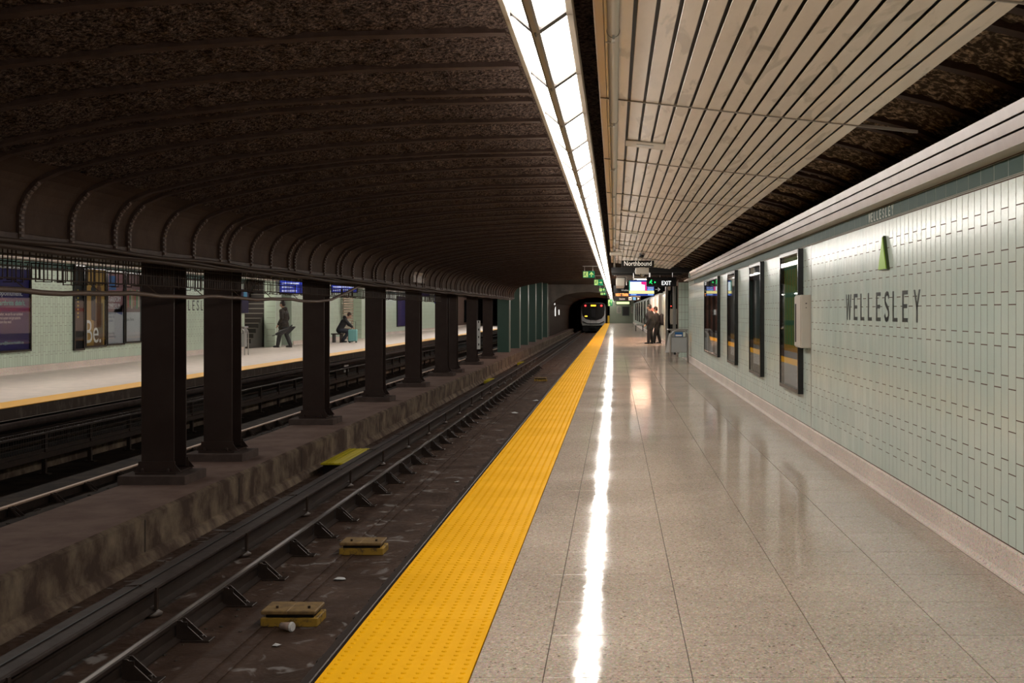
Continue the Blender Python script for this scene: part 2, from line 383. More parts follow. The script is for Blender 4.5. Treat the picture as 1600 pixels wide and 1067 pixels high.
# dark green band
bandm = MB(); bandm.box(-.007, .006, .0035, .2415, .0, .098, None, .001); bandmesh = bandm.mesh('band_tile', M_DGREEN)
rest = MB(); y = 6.0 - .245*30
while y < WEND - .24:
    if 5.5 < y < 32: link('band_tile', bandmesh, wall, (XW, y, ZT+.016))
    else: rest.box(XW-.006, XW+.006, y+.002, y+.243, ZT+.016, ZT+.114)
    y += .245
y = 49
while y < 137: rest.box(XW-.006, XW+.006, y+.002, y+.243, ZT+.016, ZT+.114); y += .245
o = ob('band_tiles', rest, M_DGREEN, wall); o['kind'] = 'stuff'
one('band_backing', lambda m: (m.box(XW-.0063, XW+.02, Y0, WEND, ZT+.012, 2.35), m.box(XW-.007, XW+.003, Y0, WEND, ZT+.001, ZT+.008)), M_PALEGROUT, wall)
# fascia : soffit + three sloping panels
fa = thing('metal_fascia', 'pinkish metal fascia of three long panels above the green wall band', 'fascia')
def slab(m, p0, p1, y0, y1, t=.012, mt=None):
    d = (Vector(p1)-Vector(p0)); nrm = Vector((d[1], -d[0])).normalized()*t
    m.prism([tuple(p0), tuple(p1), (p1[0]+nrm[0], p1[1]+nrm[1]), (p0[0]+nrm[0], p0[1]+nrm[1])], 'y', y0, y1, mt)
FE = 31.7; y = Y0
A0 = Vector((2.09, 2.352)); A1 = Vector((2.045, 2.568))
while y < FE:
    e = min(y + 3.66, FE)
    one('soffit_panel', lambda m: m.box(2.09, 2.205, y+.002, e-.002, 2.352, 2.364), M_CREAM, fa)
    for q in range(3):
        a = A0.lerp(A1, q/3+.012); b_ = A0.lerp(A1, (q+1)/3-.045)
        one('fascia_panel', lambda m: slab(m, a, b_, y+.002, e-.002), M_FASC, fa)
    y = e
one('backing', lambda m: m.prism([(2.115, 2.36), (2.07, 2.56), (2.09, 2.57), (2.135, 2.36)], 'y', Y0, FE), M_BLACK, fa)
fb = thing('soffit_strip', 'plain metal soffit strip continuing above the wall beyond the fascia', 'soffit')
one('soffit_panel', lambda m: m.box(2.06, 2.215, FE+.01, 34.45, 2.362, 2.40, None, .01), M_FASC, fb)
# ---------------------------------------------------------------- concrete ceiling vault over the near track and platform
PR = [(-4.97, .60), (-4.97, .80), (-4.945, .90), (-4.90, .99), (-4.80, 1.10), (-4.60, 1.19), (-4.2, 1.285), (-3.6, 1.40), (-2.6, 1.515), (-1.6, 1.58), (-.7, 1.60), (.4, 1.60), (1.1, 1.56), (1.6, 1.48), (2.1, 1.36), (2.5, 1.20)]
def prof_at(x):
    for (a, h), (b, k) in zip(PR[5:], PR[6:]):
        if a <= x <= b: return h + (k-h)*(x-a)/(b-a)
    return PR[-1][1] if x > 0 else PR[5][1]
VE = 57.0
DB = [11.76 + n*3.05 + o_ for n in range(-5, 15) for o_ in (0, .91, 1.81, 2.72)]
DB = [d for d in DB if -2 < d < VE]
def vault_grid(x0, x1, y0, y1, st, amp, m, mt, sx=None):
    sx = sx or st; nx = max(1, int((x1-x0)/sx)); ny = max(1, int((y1-y0)/st)); vs = []
    for j in range(ny+1):
        yy = y0 + (y1-y0)*j/ny
        for i in range(nx+1):
            xx = x0 + (x1-x0)*i/nx
            d = amp*(noise.noise((xx*13, yy*13, 1.3)) + .7*noise.noise((xx*29, yy*29, 4.3)) + .5*noise.noise((xx*3, yy*3, 9))) if amp else 0
            vs.append((xx, yy, EYE + prof_at(xx) + d))
    m.add(vs, [(j*(nx+1)+i, (j+1)*(nx+1)+i, (j+1)*(nx+1)+i+1, j*(nx+1)+i+1) for j in range(ny) for i in range(nx)], mt)
g = MB(); vault_grid(-4.6, 1.2, Y0, 5.2, .4, .0, g, M_ROUGH, .3); vault_grid(-4.6, .1, 5.2, 19, .032, .018, g, M_ROUGH); vault_grid(.1, 1.2, 5.2, 19, .4, 0, g, M_ROUGH); vault_grid(-4.6, 1.2, 19, VE, .4, .0, g, M_ROUGH, .2)
vault_grid(1.2, 2.5, Y0, 5.2, .3, 0, g, M_ROUGH2); vault_grid(1.2, 2.5, 5.2, 22, .035, .022, g, M_ROUGH2); vault_grid(1.2, 2.5, 22, VE, .3, 0, g, M_ROUGH2)
ceil = struct('ceiling', g, None, None, True)
g = MB(); hp = [(-4.97, .60), (-4.97, .80), (-4.962, .85), (-4.945, .90), (-4.925, .945), (-4.90, .99), (-4.855, 1.05), (-4.80, 1.10), (-4.71, 1.15), (-4.60, 1.19)]
for (a, h), (b, k2) in zip(hp, hp[1:]): g.face([(a, Y0, EYE+h), (a, VE, EYE+h), (b, VE, EYE+k2), (b, Y0, EYE+k2)])
ob('haunch', g, M_HAUNCH, ceil)
# ribs
def rib_mesh():
    m = MB(); P_ = [Vector((a, EYE+h)) for a, h in PR[:11]] + [Vector((-.62, EYE+1.6))]
    pts = []
    for i, p in enumerate(P_):
        d = (P_[min(i+1, len(P_)-1)] - P_[max(i-1, 0)]).normalized(); nn = Vector((d[1], -d[0]))
        pts.append((p, nn))
    for (p, a), (q, b) in zip(pts, pts[1:]):
        for w0, w1, t in ((-.045, .045, .028),):
            p2 = p + a*t; q2 = q + b*t; pb = p - a*.03; qb = q - b*.03
            vs = [(p2[0], w0, p2[1]), (p2[0], w1, p2[1]), (q2[0], w1, q2[1]), (q2[0], w0, q2[1]), (pb[0], w0, pb[1]), (pb[0], w1, pb[1]), (qb[0], w1, qb[1]), (qb[0], w0, qb[1])]
            m.add(vs, [(0, 1, 2, 3), (0, 3, 7, 4), (1, 5, 6, 2)], M_RIB)
    L_ = 0; segs = list(zip(pts[:4], pts[1:5]))
    for (p, a), (q, b) in segs:
        ln = (q-p).length; nseg = max(1, round(ln/.055))
        for k_ in range(nseg):
            t = (k_+.5)/nseg; c = p.lerp(q, t) + a.lerp(b, t)*.034; d = (q-p).normalized()*.017; nv = a.lerp(b, t)*.012
            vs = []
            for yy in (-.043, .0):
                vs += [(c[0]-d[0]-nv[0], yy, c[1]-d[1]-nv[1]), (c[0]+d[0]-nv[0], yy, c[1]+d[1]-nv[1]), (c[0]+d[0]*.6+nv[0], yy, c[1]+d[1]*.6+nv[1]), (c[0]-d[0]*.6+nv[0], yy, c[1]-d[1]*.6+nv[1])]
            m.add(vs, [(0, 1, 2, 3), (7, 6, 5, 4), (0, 4, 5, 1), (1, 5, 6, 2), (2, 6, 7, 3), (3, 7, 4, 0)], M_RIVET)
    return m.mesh('rib')
rm = rib_mesh()
for d in DB: link('rib', rm, ceil, (0, d, 0))
rm2 = MB()
P2 = [(a, EYE+h) for a, h in PR if a >= 1.1]
for (a, h), (b, k2) in zip(P2, P2[1:]): rm2.add([(a, -.05, h-.035), (a, .05, h-.035), (b, .05, k2-.035), (b, -.05, k2-.035), (a, -.05, h+.03), (a, .05, h+.03), (b, .05, k2+.03), (b, -.05, k2+.03)], [(0, 3, 2, 1), (0, 4, 7, 3), (1, 2, 6, 5)])
rm2 = rm2.mesh('rib', M_RIB)
for d in DB: link('rib', rm2, ceil, (0, d, 0))
# end face of the vault, high ceiling beyond, far half vault, far ceiling
g = MB(); g.box(-15, 2.6, VE, 100, 3.72, 3.8, M_HAUNCH)
g.face([(a, VE, EYE+h) for a, h in PR] + [(2.5, VE, 3.75), (-5, VE, 3.75)], M_HAUNCH)
g.box(-.75, 2.6, 100, YE+2, 2.95, 3.8, M_HAUNCH)
struct('ceiling', g)
g = MB()
for (a, h), (b, k2) in zip(PR[:10], PR[1:10]):
    a2, b2 = -11.5-a, -11.5-b
    g.face([(a2, Y0, EYE+h), (b2, Y0, EYE+k2), (b2, VE, EYE+k2), (a2, VE, EYE+h)])
g.box(-15, -9.9, Y0, 100, 3.07, 3.2)
struct('ceiling', g, M_HAUNCH)
# longitudinal beam over the columns
g = MB(); g.box(-6.50, -5.0, Y0, VE, 2.13, 2.45, M_HAUNCH, .01)
bm_ = struct('trim_2', g)
one('bottom_flange', lambda m: (m.box(-5.02, -4.95, Y0, VE, 2.07, 2.14, None, .008), m.box(-6.5, -5.35, Y0, VE, 2.08, 2.13), ), M_RIB, bm_)
# ---------------------------------------------------------------- centre divider and track bed
g = MB(); g.prism([(-6.12, -1.2), (-6.12, -.67), (-5.02, -.67), (-4.97, -.70), (-4.97, -1.2)], 'y', Y0, 150)
div = struct('trim_3', g)
div.data.materials.clear(); div.data.materials.append(M_BENCH); div.data.materials.append(M_BFACE)
for p in div.data.polygons:
    if abs(p.normal.x) > .5: p.material_index = 1
one('face_joint', lambda m: [m.box(-4.972, -4.966, d, d+.012, -1.17, -.72) for d in [12.2+i*3.05 for i in range(14)]], M_BLACK, div)
one('step_ledge', lambda m: m.prism([(-4.97, -1.2), (-4.97, -1.06), (-4.93, -1.08), (-4.88, -1.16), (-4.88, -1.2)], 'y', Y0, 150), M_BFACE, div)
g = MB(); g.box(-4.97, -.92, Y0, 170, -1.3, -1.17, M_TRACK); tb = struct('ground', g)
one('drain_curb', lambda m: (m.box(-2.99, -2.965, Y0, 150, -1.175, -1.158), m.box(-2.86, -2.84, Y0, 150, -1.175, -1.160)), M_TRACK, tb)
g = MB(); g.box(-9.7, -6.12, Y0, 170, -1.3, -1.12, mat('dark_track_bed', (.020, .016, .014), .8, c2=(.045, .033, .026), scale=3, spec=.06)); tb2 = struct('ground', g)
# ---------------------------------------------------------------- rails
def rail_profile(x, z):   # z top of head
    return [(x-.07, z-.17), (x+.07, z-.17), (x+.07, z-.16), (x+.012, z-.14), (x+.012, z-.045), (x+.036, z-.035), (x+.036, z-.006), (x+.028, z), (x-.028, z), (x-.036, z-.006), (x-.036, z-.035), (x-.012, z-.045), (x-.012, z-.14), (x-.07, z-.16)]
def running_rail(x, label, side, brace=True, head=M_SHINE, clips=0):
    r_ = thing('running_rail', label, 'rail', (x, 0, 0))
    one('rail_body', lambda m: m.prism(rail_profile(0, -.99), 'y', Y0, 160), M_RAIL, r_)
    one('rail_head', lambda m: m.box(-.03 if head is M_DUSTYRAIL else -.016, .037 if head is M_DUSTYRAIL else .02, Y0, 160, -1.01 if head is M_DUSTYRAIL else -.991, -.9885), head, r_)
    if brace:
        m = MB()
        m.box(side*.07, side*.30, -.07, .07, -1.17, -1.155, None, .003)
        for yy in (-.045, .045):
            m.add([(side*.03, yy-.006, -1.155), (side*.24, yy-.006, -1.155), (side*.07, yy-.006, -1.0), (side*.03, yy-.006, -1.0), (side*.03, yy+.006, -1.155), (side*.24, yy+.006, -1.155), (side*.07, yy+.006, -1.0), (side*.03, yy+.006, -1.0)],
                  [(0, 1, 2, 3), (7, 6, 5, 4), (1, 5, 6, 2), (2, 6, 7, 3)])
        m.box(side*.035, side*.05, -.05, .05, -1.155, -1.005); m.box(side*.06, side*.12, -.05, -.042, -1.155, -1.01)
        m.box(side*.20, side*.23, -.02, .02, -1.155, -1.125, None, .005)
        bm2 = m.mesh('rail_brace', M_RAIL)
        for i in range(48): link('rail_brace', bm2, r_, (0, 3.0 + 1.06*i + (random.random()-.5)*.1, 0))
    return r_
rl = running_rail(-3.55, 'worn steel running rail with braces in the near track, beside the black covered rail', 1)
rn = running_rail(-2.07, 'running rail close under the yellow platform edge', -1, brace=False, head=M_RAIL)
cm = MB(); cm.box(-.17, -.06, -.05, .05, -1.17, -1.13, None, .008); cm.box(-.13, -.08, -.03, .03, -1.13, -1.09, None, .012); cm = cm.mesh('rail_clip', M_RAIL)
for i in range(60): link('rail_clip', cm, rn, (0, 3.2+.61*i, 0))
running_rail(-7.72, 'tan topped running rail of the far track behind the columns', 1, head=M_DUSTYRAIL)
running_rail(-6.24, 'running rail of the far track hidden close behind the divider', -1, brace=False, head=M_DUSTYRAIL)
tr = thing('third_rail', 'black power rail with cover board beside the concrete divider', 'rail')
ZC = EYE - 2.385
one('cover_board', lambda m: (m.box(-4.24, -3.99, Y0, 150, ZC-.012, ZC, None, .004), m.box(-4.00, -3.975, Y0, 150, ZC-.035, ZC-.005, None, .004)), M_COVER, tr)
one('cover_ridge', lambda m: m.box(-4.13, -4.115, Y0, 150, ZC, ZC+.008), M_BLACK, tr)
one('power_rail', lambda m: m.prism(rail_profile(-4.05, ZC-.05), 'y', Y0, 150), M_RAIL, tr)
im = MB(); im.lathe([(.055, 0), (.085, .01), (.09, .03), (.06, .05), (.045, .07), (.05, .085)], (-4.03, 0, -1.17), 14); im = im.mesh('insulator', mat('insulator_brown', (.10, .075, .065), .4), True)
bk = MB(); bk.tube([(-4.3, 0, -1.16), (-4.29, 0, -1.0), (-4.24, 0, ZC-.005), (-4.1, 0, ZC+.004)], .012, 6); bk.box(-4.38, -4.26, -.05, .05, -1.17, -1.155, None, .003); bk.box(-3.985, -3.96, -.02, .02, -1.1, ZC-.01); bk = bk.mesh('cover_bracket', M_CABLE)
for i in range(22):
    link('insulator', im, tr, (0, 7.6+2.45*i, 0)); link('cover_bracket', bk, tr, (0, 7.55+2.45*i, 0))
# floor bolts on the ledge
bm3 = MB(); bm3.box(-.10, .10, -.02, .02, 0, .008, None, .002); bm3.lathe([(.018, 0), (.018, .03), (.01, .045)], (.0, 0, .008), 6); bm3.lathe([(.015, 0), (.015, .035)], (.1, .12, 0), 6); bm3.lathe([(.015, 0), (.015, .035)], (.04, .2, 0), 6)
bm3 = bm3.mesh('anchor_bolts', M_RAIL)
for i in range(16):
    o = link('anchor_bolts', bm3, None, (-4.55, 10.2+1.22*i, -1.17)); tag(o, ('rusty anchor bolts on the trackside ledge, %s from the camera' % ORD2[i]), 'anchor bolts', 'anchor bolts on the ledge')
# ---------------------------------------------------------------- steel columns
def column():
    t = thing('steel_column', '', 'column')
    one('flange', lambda m: m.box(-.205, .205, 0, .022, -.51, 2.14, None, .003), M_COLM, t)
    one('flange', lambda m: m.box(-.205, .205, .41, .432, -.51, 2.14, None, .003), M_COLM, t)
    one('web', lambda m: m.box(-.012, .012, .022, .41, -.51, 2.14), M_COLM, t)
    one('base_plate', lambda m: m.box(-.26, .26, -.07, .50, -.56, -.53, None, .004), M_COLM, t)
    one('base_channel', lambda m: (m.box(-.235, .225, -.022, 0, -.53, -.40, None, .003), m.box(-.235, .225, .432, .454, -.53, -.40, None, .003)), M_COLM, t)
    def gus(m):
        for yy in (-.02, .44):
            m.prism([(.205, -.53), (.30, -.53), (.205, -.41)], 'y', yy, yy+.012)
            m.prism([(-.205, -.53), (-.30, -.53), (-.205, -.41)], 'y', yy, yy+.012)
        for xx in (-.17, .15):
            m.lathe([(.02, 0), (.02, .03), (.012, .045)], (xx, -.05, -.53), 6)
    one('gusset', gus, M_COLM, t)
    one('pedestal', lambda m: m.box(-.42, .42, -.2, .55, -.68, -.56, None, .006), M_PED, t)
    return t
c0 = column()
CD = [14.5, 16.7, 22.0, 27.5, 32.75, 38.2, 40.4, 46.3, 52.0]
CX = -5.745
for i, d in enumerate(CD):
    t = c0 if i == 0 else copy_tree(c0)
    t.location = (CX, d, 0); t['group'] = 'brown steel columns between the tracks'
    t['label'] = 'dark brown steel H column on the track divider, %s from the camera' % ORD[i]
for i, d in enumerate([9.0]):
    t = copy_tree(c0); t.location = (CX, d-.2-2.2, 0); t['label'] = 'dark brown steel H column just outside the left edge of view'; t['group'] = 'brown steel columns between the tracks'
t = thing('number_plate', 'white vertical strip sign on a distant brown column', 'sign', (-5.50, 46.25, 0)); one('plate', lambda m: m.box(-.02, .12, -.03, -.02, -.05, 1.1), M_WHITE, t); one('dots', lambda m: [m.box(.03, .07, -.034, -.03, .1+.3*k, .18+.3*k) for k in range(4)], M_BLACK, t)
for i in range(6):
    d = [60, 66.5, 73, 80, 87, 94][i]
    t = thing('green_column', 'dark green painted square column beyond the vault, %s from the brown columns' % (['first', 'second', 'third', 'fourth', 'fifth', 'sixth'][i]), 'column', (-5.8, d, 0), 0, 'green columns beyond the vault')
    one('flange', lambda m: m.box(-.3, .3, 0, .03, -.67, 3.72), M_GCOL, t); one('flange', lambda m: m.box(-.3, .3, .5, .53, -.67, 3.72), M_GCOL, t)
    one('web', lambda m: m.box(-.02, .02, .03, .5, -.67, 3.72), M_GCOL, t)
    one('right_edge_strip', lambda m: m.box(.29, .33, -.02, .55, -.67, 3.72, None, .008), mat('pale_green_edge', (.20, .24, .21), .3), t)  # paler green strip along the right edge of the column
# conduit, cables and the hanger rack along the beam
o = one('conduit', lambda m: m.tube([(-5.36, yy, 1.67+.012*math.sin(yy*2.1)+.006*math.sin(yy*5)) for yy in [-6+.4*k for k in range(66)]] + [(-5.34, 20.8, 1.66), (-5.3, 21.6, 1.70), (-5.22, 22.6, 1.86), (-5.12, 23.4, 2.03), (-5.05, 24, 2.08)], .026, 8), M_CONDUIT, None, True)
tag(o, 'long tan conduit slung in front of the brown columns below the beam', 'conduit')
def wavy(x, z, a, s, y0=-6, y1=56): return [(x+a*math.sin(yy*1.3+s)*.5, yy, z+a*math.sin(yy*1.9+s)) for yy in [y0+.5*k for k in range(int((y1-y0)/.5)+1)]]
for i, (x, z, r_, a) in enumerate([(-4.93, 2.075, .022, .012), (-4.97, 2.045, .018, .016), (-5.0, 2.02, .03, .008)]):
    o = one('power_cable', lambda m: m.tube(wavy(x, z, a, i*1.7), r_, 6), M_CABLE, None, True)
    tag(o, ['thin brown cable clipped highest along the beam edge', 'wavy brown cable in the middle of the bundle along the beam', 'thick brown cable lowest in the bundle under the beam edge'][i], 'cable', 'cables along the beam')
hr = thing('cable_hanger_rack', 'long rack of thin vertical cable hangers hanging under the beam', 'cable rack')
for nm, zz, xx in (('rack_rod', 2.0, -5.42), ('rack_rod', 1.90, -5.46), ('rack_rod', 1.785, -5.42)):
    one(nm, lambda m: m.tube([(xx, -5, zz), (xx, 36, zz)], .0065, 5), M_CABLE, hr)
hm = MB(); y = 2
while y < 36:
    dz = random.uniform(-.025, .02)
    hm.box(-5.425, -5.417, y-.004, y+.004, 1.77+dz, 2.08); hm.box(-5.50, -5.42, y-.004, y+.004, 1.77+dz, 1.778+dz)
    if random.random() < .55: hm.box(-5.505, -5.497, y-.005, y+.005, 1.77+dz, 1.93)
    hm.box(-5.47, -5.42, y-.004, y+.004, 1.93, 1.94)
    y += random.choice((.07, .075, .085, .12))
o = ob('hangers', hm, M_CABLE, hr); o['kind'] = 'stuff'
one('drop_rod', lambda m: [m.tube([(-5.42, yy-.12, 1.78), (-5.36, yy, 1.69)], .006, 5) for yy in [6+1.5*k for k in range(10)]], M_CABLE, hr)
o = one('notice_plate', lambda m: (m.prism([(-4.99, 2.20), (-4.98, 2.38), (-4.93, 2.50), (-4.90, 2.49), (-4.95, 2.37), (-4.955, 2.20)], 'y', 28.4, 30.1)), mat('pale_peeling_plate', (.25, .2, .17), .5, c2=(.12, .1, .09), scale=9), None)
tag(o, 'pale peeling plate fixed to the curved vault above the columns', 'plate')
# ---------------------------------------------------------------- luminaires along the platform edge
M_UP = mat('added_vault_glow', (1, .92, .84), .5, emit=17)  # emission of the added strip that brightens the vault beside the luminaires
M_LRAIL = mat('luminaire_rail', (.20, .165, .125), .4)
M_LBAR = mat('luminaire_bar', (.055, .045, .04), .5)
def luminaire(lens):
    t = thing('trough_luminaire', '', 'ceiling light')
    XL, XS, XR, HO, HS = -.432, -.335, -.215, EYE+1.27, EYE+1.172
    L_ = 1.22
    one('housing', lambda m: (m.box(-.455, -.185, 0, L_, HO+.03, HO+.10)), M_CREAM, t)
    one('side_rail', lambda m: m.box(-.466, -.440, 0, L_, HO-.042, HO+.04, None, .003), M_LRAIL, t)  # left rail made deeper to keep direct diffuser light off the vault
    one('side_rail', lambda m: m.box(-.205, -.174, 0, L_, HO-.018, HO+.04, None, .003), M_LRAIL, t)
    one('spine', lambda m: m.prism([(XS-.022, HS+.022), (XS-.020, HS+.002), (XS-.01, HS-.004), (XS+.01, HS-.004), (XS+.020, HS+.002), (XS+.022, HS+.022), (XS, HS+.05)], 'y', 0, L_-.006), M_LRAIL, t)
    def ln(m, xa, za, xb, zb):
        m.face([(xa, .012, za), (xb, .012, zb), (xb, L_-.012, zb), (xa, L_-.012, za)])
    o1 = MB(); o1.face([(-.440, .012, HO), (-.440, L_-.012, HO), (XS-.018, L_-.012, HS+.018), (XS-.018, .012, HS+.018)]); ob('diffuser', o1, lens, t)
    o1 = MB(); o1.face([(XS+.018, .012, HS+.018), (XS+.018, L_-.012, HS+.018), (-.205, L_-.012, HO), (-.205, .012, HO)]); ob('diffuser', o1, lens, t)
    one('added_glow_strip', lambda m: m.face([(-.470, .02, HO+.045), (-.470, L_-.02, HO+.045), (-.458, L_-.02, HO+.095), (-.458, .02, HO+.095)][::-1]), M_UP, t)  # added glowing strip on the housing side, lights the nearby vault
    one('cross_bar', lambda m: (m.prism([(-.445, HO-.012), (XS, HS-.008), (-.20, HO-.012), (-.20, HO+.01), (XS, HS+.016), (-.445, HO+.01)], 'y', -.035, .030)), M_LBAR, t)
    one('hanger_rod', lambda m: m.tube([(XS, .6, HO+.1), (XS, .6, EYE+1.6)], .01, 6), M_RIB, t)
    return t
l0 = luminaire(M_LENS)
Y1 = 6.10 - 1.22*8
for i in range(119):
    t = l0 if i == 0 else copy_tree(l0)
    y = Y1 + 1.22*i; t.location = (0, y, 0); t['group'] = 'row of trough luminaires over the platform edge'
    k = i - 8 + 1
    if k < 0: t['label'] = 'lit trough luminaire out of view overhead, %s above the top edge of the photo' % ORD[-k-1].replace('nearest', 'first')
    elif k < 40: t['label'] = 'lit V-shaped trough luminaire over the yellow strip, %s from the top of the photo' % (ORD2[k])
    else: t['label'] = 'small distant lit luminaire far down the row over the platform edge'
# far platform luminaires (light the other platform, mostly hidden behind the beam)
l1 = luminaire(M_LENSF)
for i in range(42):
    t = l1 if i == 0 else copy_tree(l1)
    t.location = (-10.7, 8 + 1.22*i*2, .22); t['group'] = 'luminaires over the far platform'; t['label'] = 'lit trough luminaire over the far platform, behind the vault beam'
# ---------------------------------------------------------------- slatted metal ceiling
SS = .11
def stain(m):
    nt = m.node_tree; N = nt.nodes; L = nt.links; b = N['Principled BSDF']; src = b.inputs['Base Color'].links[0].from_socket
    g = N.new('ShaderNodeNewGeometry'); mp = N.new('ShaderNodeMapping'); mp.inputs['Scale'].default_value = (5, .9, 1); L.new(g.outputs['Position'], mp.inputs[0])
    n = N.new('ShaderNodeTexNoise'); n.inputs['Scale'].default_value = 1.6; n.inputs['Detail'].default_value = 7; n.inputs['Distortion'].default_value = .9; L.new(mp.outputs[0], n.inputs[0])
    r = N.new('ShaderNodeMapRange'); r.inputs[1].default_value = .57; r.inputs[2].default_value = .63; r.inputs[4].default_value = .38; L.new(n.outputs[0], r.inputs[0])
    mx = N.new('ShaderNodeMix'); mx.data_type = 'RGBA'; mx.inputs[7].default_value = (.30, .26, .20, 1); L.new(r.outputs[0], mx.inputs[0]); L.new(src, mx.inputs[6]); L.new(mx.outputs[2], b.inputs['Base Color'])
stain(M_SLAT)
def slz(x): return EYE + 1.40 - SS*x
SE = 33.8
M_XBAR = mat('cross_bar_metal', (.24, .20, .16), .4)
sl = thing('slatted_ceiling', 'beige metal slatted ceiling hung over the near platform', 'slatted ceiling')
bars = [7.62 + 3.05*k for k in range(-4, 9)]
segs = [(a, b) for a, b in zip([Y0]+[b for b in bars if b > Y0], [b for b in bars if b > Y0]+[SE])]
def slat_mesh(x0, x1, ln, name='slat', mt=M_SLAT):
    m = MB(); z0, z1 = slz(x0), slz(x1); c = .002
    m.prism([(x0, z0+.005), (x0, z0+c), (x0+c, z0), (x1-c, z1), (x1, z1+c), (x1, z1+.005)], 'y', .004, ln-.004); return m.mesh(name, mt)
cache = {}
for (a, b) in segs:
    ln = round(b-a, 3)
    for i in range(15):
        key = (i, ln)
        if key not in cache: cache[key] = slat_mesh(.0956+.1016*i+.009, .0956+.1016*(i+1)-.009, ln)
        link('slat', cache[key], sl, (0, a, 0))
    key = ('w', ln)
    if key not in cache: cache[key] = (slat_mesh(-.052, .086, ln, 'wide_panel'), slat_mesh(-.097, -.054, ln, 'edge_panel', M_EDGE))
    link('wide_panel', cache[key][0], sl, (0, a, 0)); link('edge_panel', cache[key][1], sl, (0, a, 0))
for i, b in enumerate(bars):
    x1 = 2.0 if i == 4 else 1.64
    one('cross_rail', lambda m: m.prism([(-.10, slz(-.10)-.008), (x1, slz(x1)-.008), (x1, slz(x1)+.012), (-.10, slz(-.10)+.012)], 'y', b-.007, b+.007), M_XBAR, sl)
one('black_backing', lambda m: m.prism([(-.05, slz(-.05)+.05), (1.60, slz(1.60)+.05), (1.60, slz(1.60)+.055), (-.05, slz(-.05)+.055)], 'y', Y0, SE), M_BLACK, sl)
one('side_return', lambda m: m.box(-.100, -.095, Y0, SE, slz(0), slz(0)+.06), M_EDGE, sl)
for i, (d, lab) in enumerate([(9.35, 'beige access strip in the slatted ceiling, nearest of four'), (15.9, 'beige access strip across three slats, second along the ceiling'), (20.2, 'beige access strip across the slats, third along the ceiling'), (24.2, 'beige access strip across the slats, farthest along the ceiling')]):
    t = thing('access_strip', lab, 'ceiling panel', (0, d, 0), 0, 'access strips in the slatted ceiling')
    one('plate', lambda m: m.prism([(.09, slz(.09)-.004), (.41, slz(.41)-.004), (.41, slz(.41)-.012), (.09, slz(.09)-.012)], 'y', 0, .30), M_CREAM, t)
    one('slot', lambda m: m.prism([(.18, slz(.18)-.012), (.32, slz(.32)-.012), (.32, slz(.32)-.016), (.18, slz(.18)-.016)], 'y', .11, .19), M_GREYM, t)
pp = thing('service_pipe', 'pale grey pipe running under the slatted ceiling edge', 'pipe')
one('tube', lambda m: m.tube([(-.008, Y0, slz(0)-.045), (-.008, 44, slz(0)-.045)], .029, 14), M_PIPE, pp, True)
for y in [3+.0 + 2.6*k for k in range(15)]:
    one('clamp', lambda m: (m.tube([(-.008, y-.006, slz(0)-.045), (-.008, y+.006, slz(0)-.045)], .033, 14), m.box(-.012, .0, y-.05, y, slz(0)-.095, slz(0)-.07), m.tube([(-.045, y+.1, slz(0)-.075), (.0, y+.1, slz(0)-.075)], .004, 5)), M_GREYM, pp)
jb = thing('junction_box', 'beige junction box on the pipe below the slatted ceiling', 'box', (-.01, 25.5, 0))
one('body', lambda m: m.box(-.10, .16, 0, .5, slz(0)-.16, slz(0)-.085, None, .008), M_CREAM, jb)
# ---------------------------------------------------------------- lettering shapes
def strokes(ch):
    t = .18
    if ch == 'L': return [[(0, 0), (.62, 0), (.62, .13), (t, .13), (t, 1), (0, 1)]]
    if ch == 'E': return [[(0, 0), (t, 0), (t, 1), (0, 1)], [(t, 0), (.66, 0), (.66, .13), (t, .13)], [(t, .44), (.58, .44), (.58, .57), (t, .57)], [(t, .87), (.66, .87), (.66, 1), (t, 1)]]
    if ch == 'W': return [[(.0, 1), (.18, 0), (.32, 0), (.17, 1)], [(.32, 0), (.55, 1), (.42, 1), (.20, .12)], [(.42, 1), (.60, 0), (.74, 0), (.55, 1)], [(.60, 0), (.74, 0), (.98, 1), (.81, 1)]]
    if ch == 'Y': return [[(0, 1), (.17, 1), (.42, .52), (.42, .40), (.32, .40)], [(.74, 1), (.57, 1), (.32, .52), (.32, .40), (.42, .40)], [(.29, 0), (.45, 0), (.45, .5), (.29, .5)]]
    if ch == 'S':
        c = [(.60, .80), (.52, .92), (.36, .95), (.18, .90), (.08, .76), (.14, .62), (.33, .52), (.52, .41), (.60, .26), (.50, .10), (.33, .05), (.15, .09), (.06, .22)]
        out = []
        for i in range(len(c)-1):
            a = Vector(c[i]); b = Vector(c[i+1]); d = (b-a).normalized(); n_ = Vector((-d[1], d[0]))*.075; a -= d*.02; b += d*.02
            out.append([tuple(a-n_), tuple(b-n_), tuple(b+n_), tuple(a+n_)])
        return out
def name_sign(fr_of_y, ys, z, h, wd, mt, label, d=.009, raised=.012):
    t = thing('station_name', label, 'sign', tuple(fr_of_y(ys[4]).p(0, z, 0)))
    for ch, y in zip('WELLESLEY', ys):
        m = MB(); fr = fr_of_y(y); fr.o = fr.o - t.location
        for st in strokes(ch): fr.poly(m, [((u-.33)*wd, z+v*h) for u, v in st], 0.0, raised, mt)
        o = ob('letter', m, None, t)
    return t
name_sign(lambda y: rightw(y), [10.96, 10.6, 10.31, 10.01, 9.69, 9.39, 9.11, 8.80, 8.46], 1.403, .242, .255, M_TEXT, 'large dark WELLESLEY lettering on the mint tiled wall at right', raised=.0075)
name_sign(lambda y: rightw(y), [10.03-.105*k for k in range(9)], ZT+.025, .08, .085, M_PALETEXT, 'small pale WELLESLEY lettering on the dark green band at right', raised=.0085)
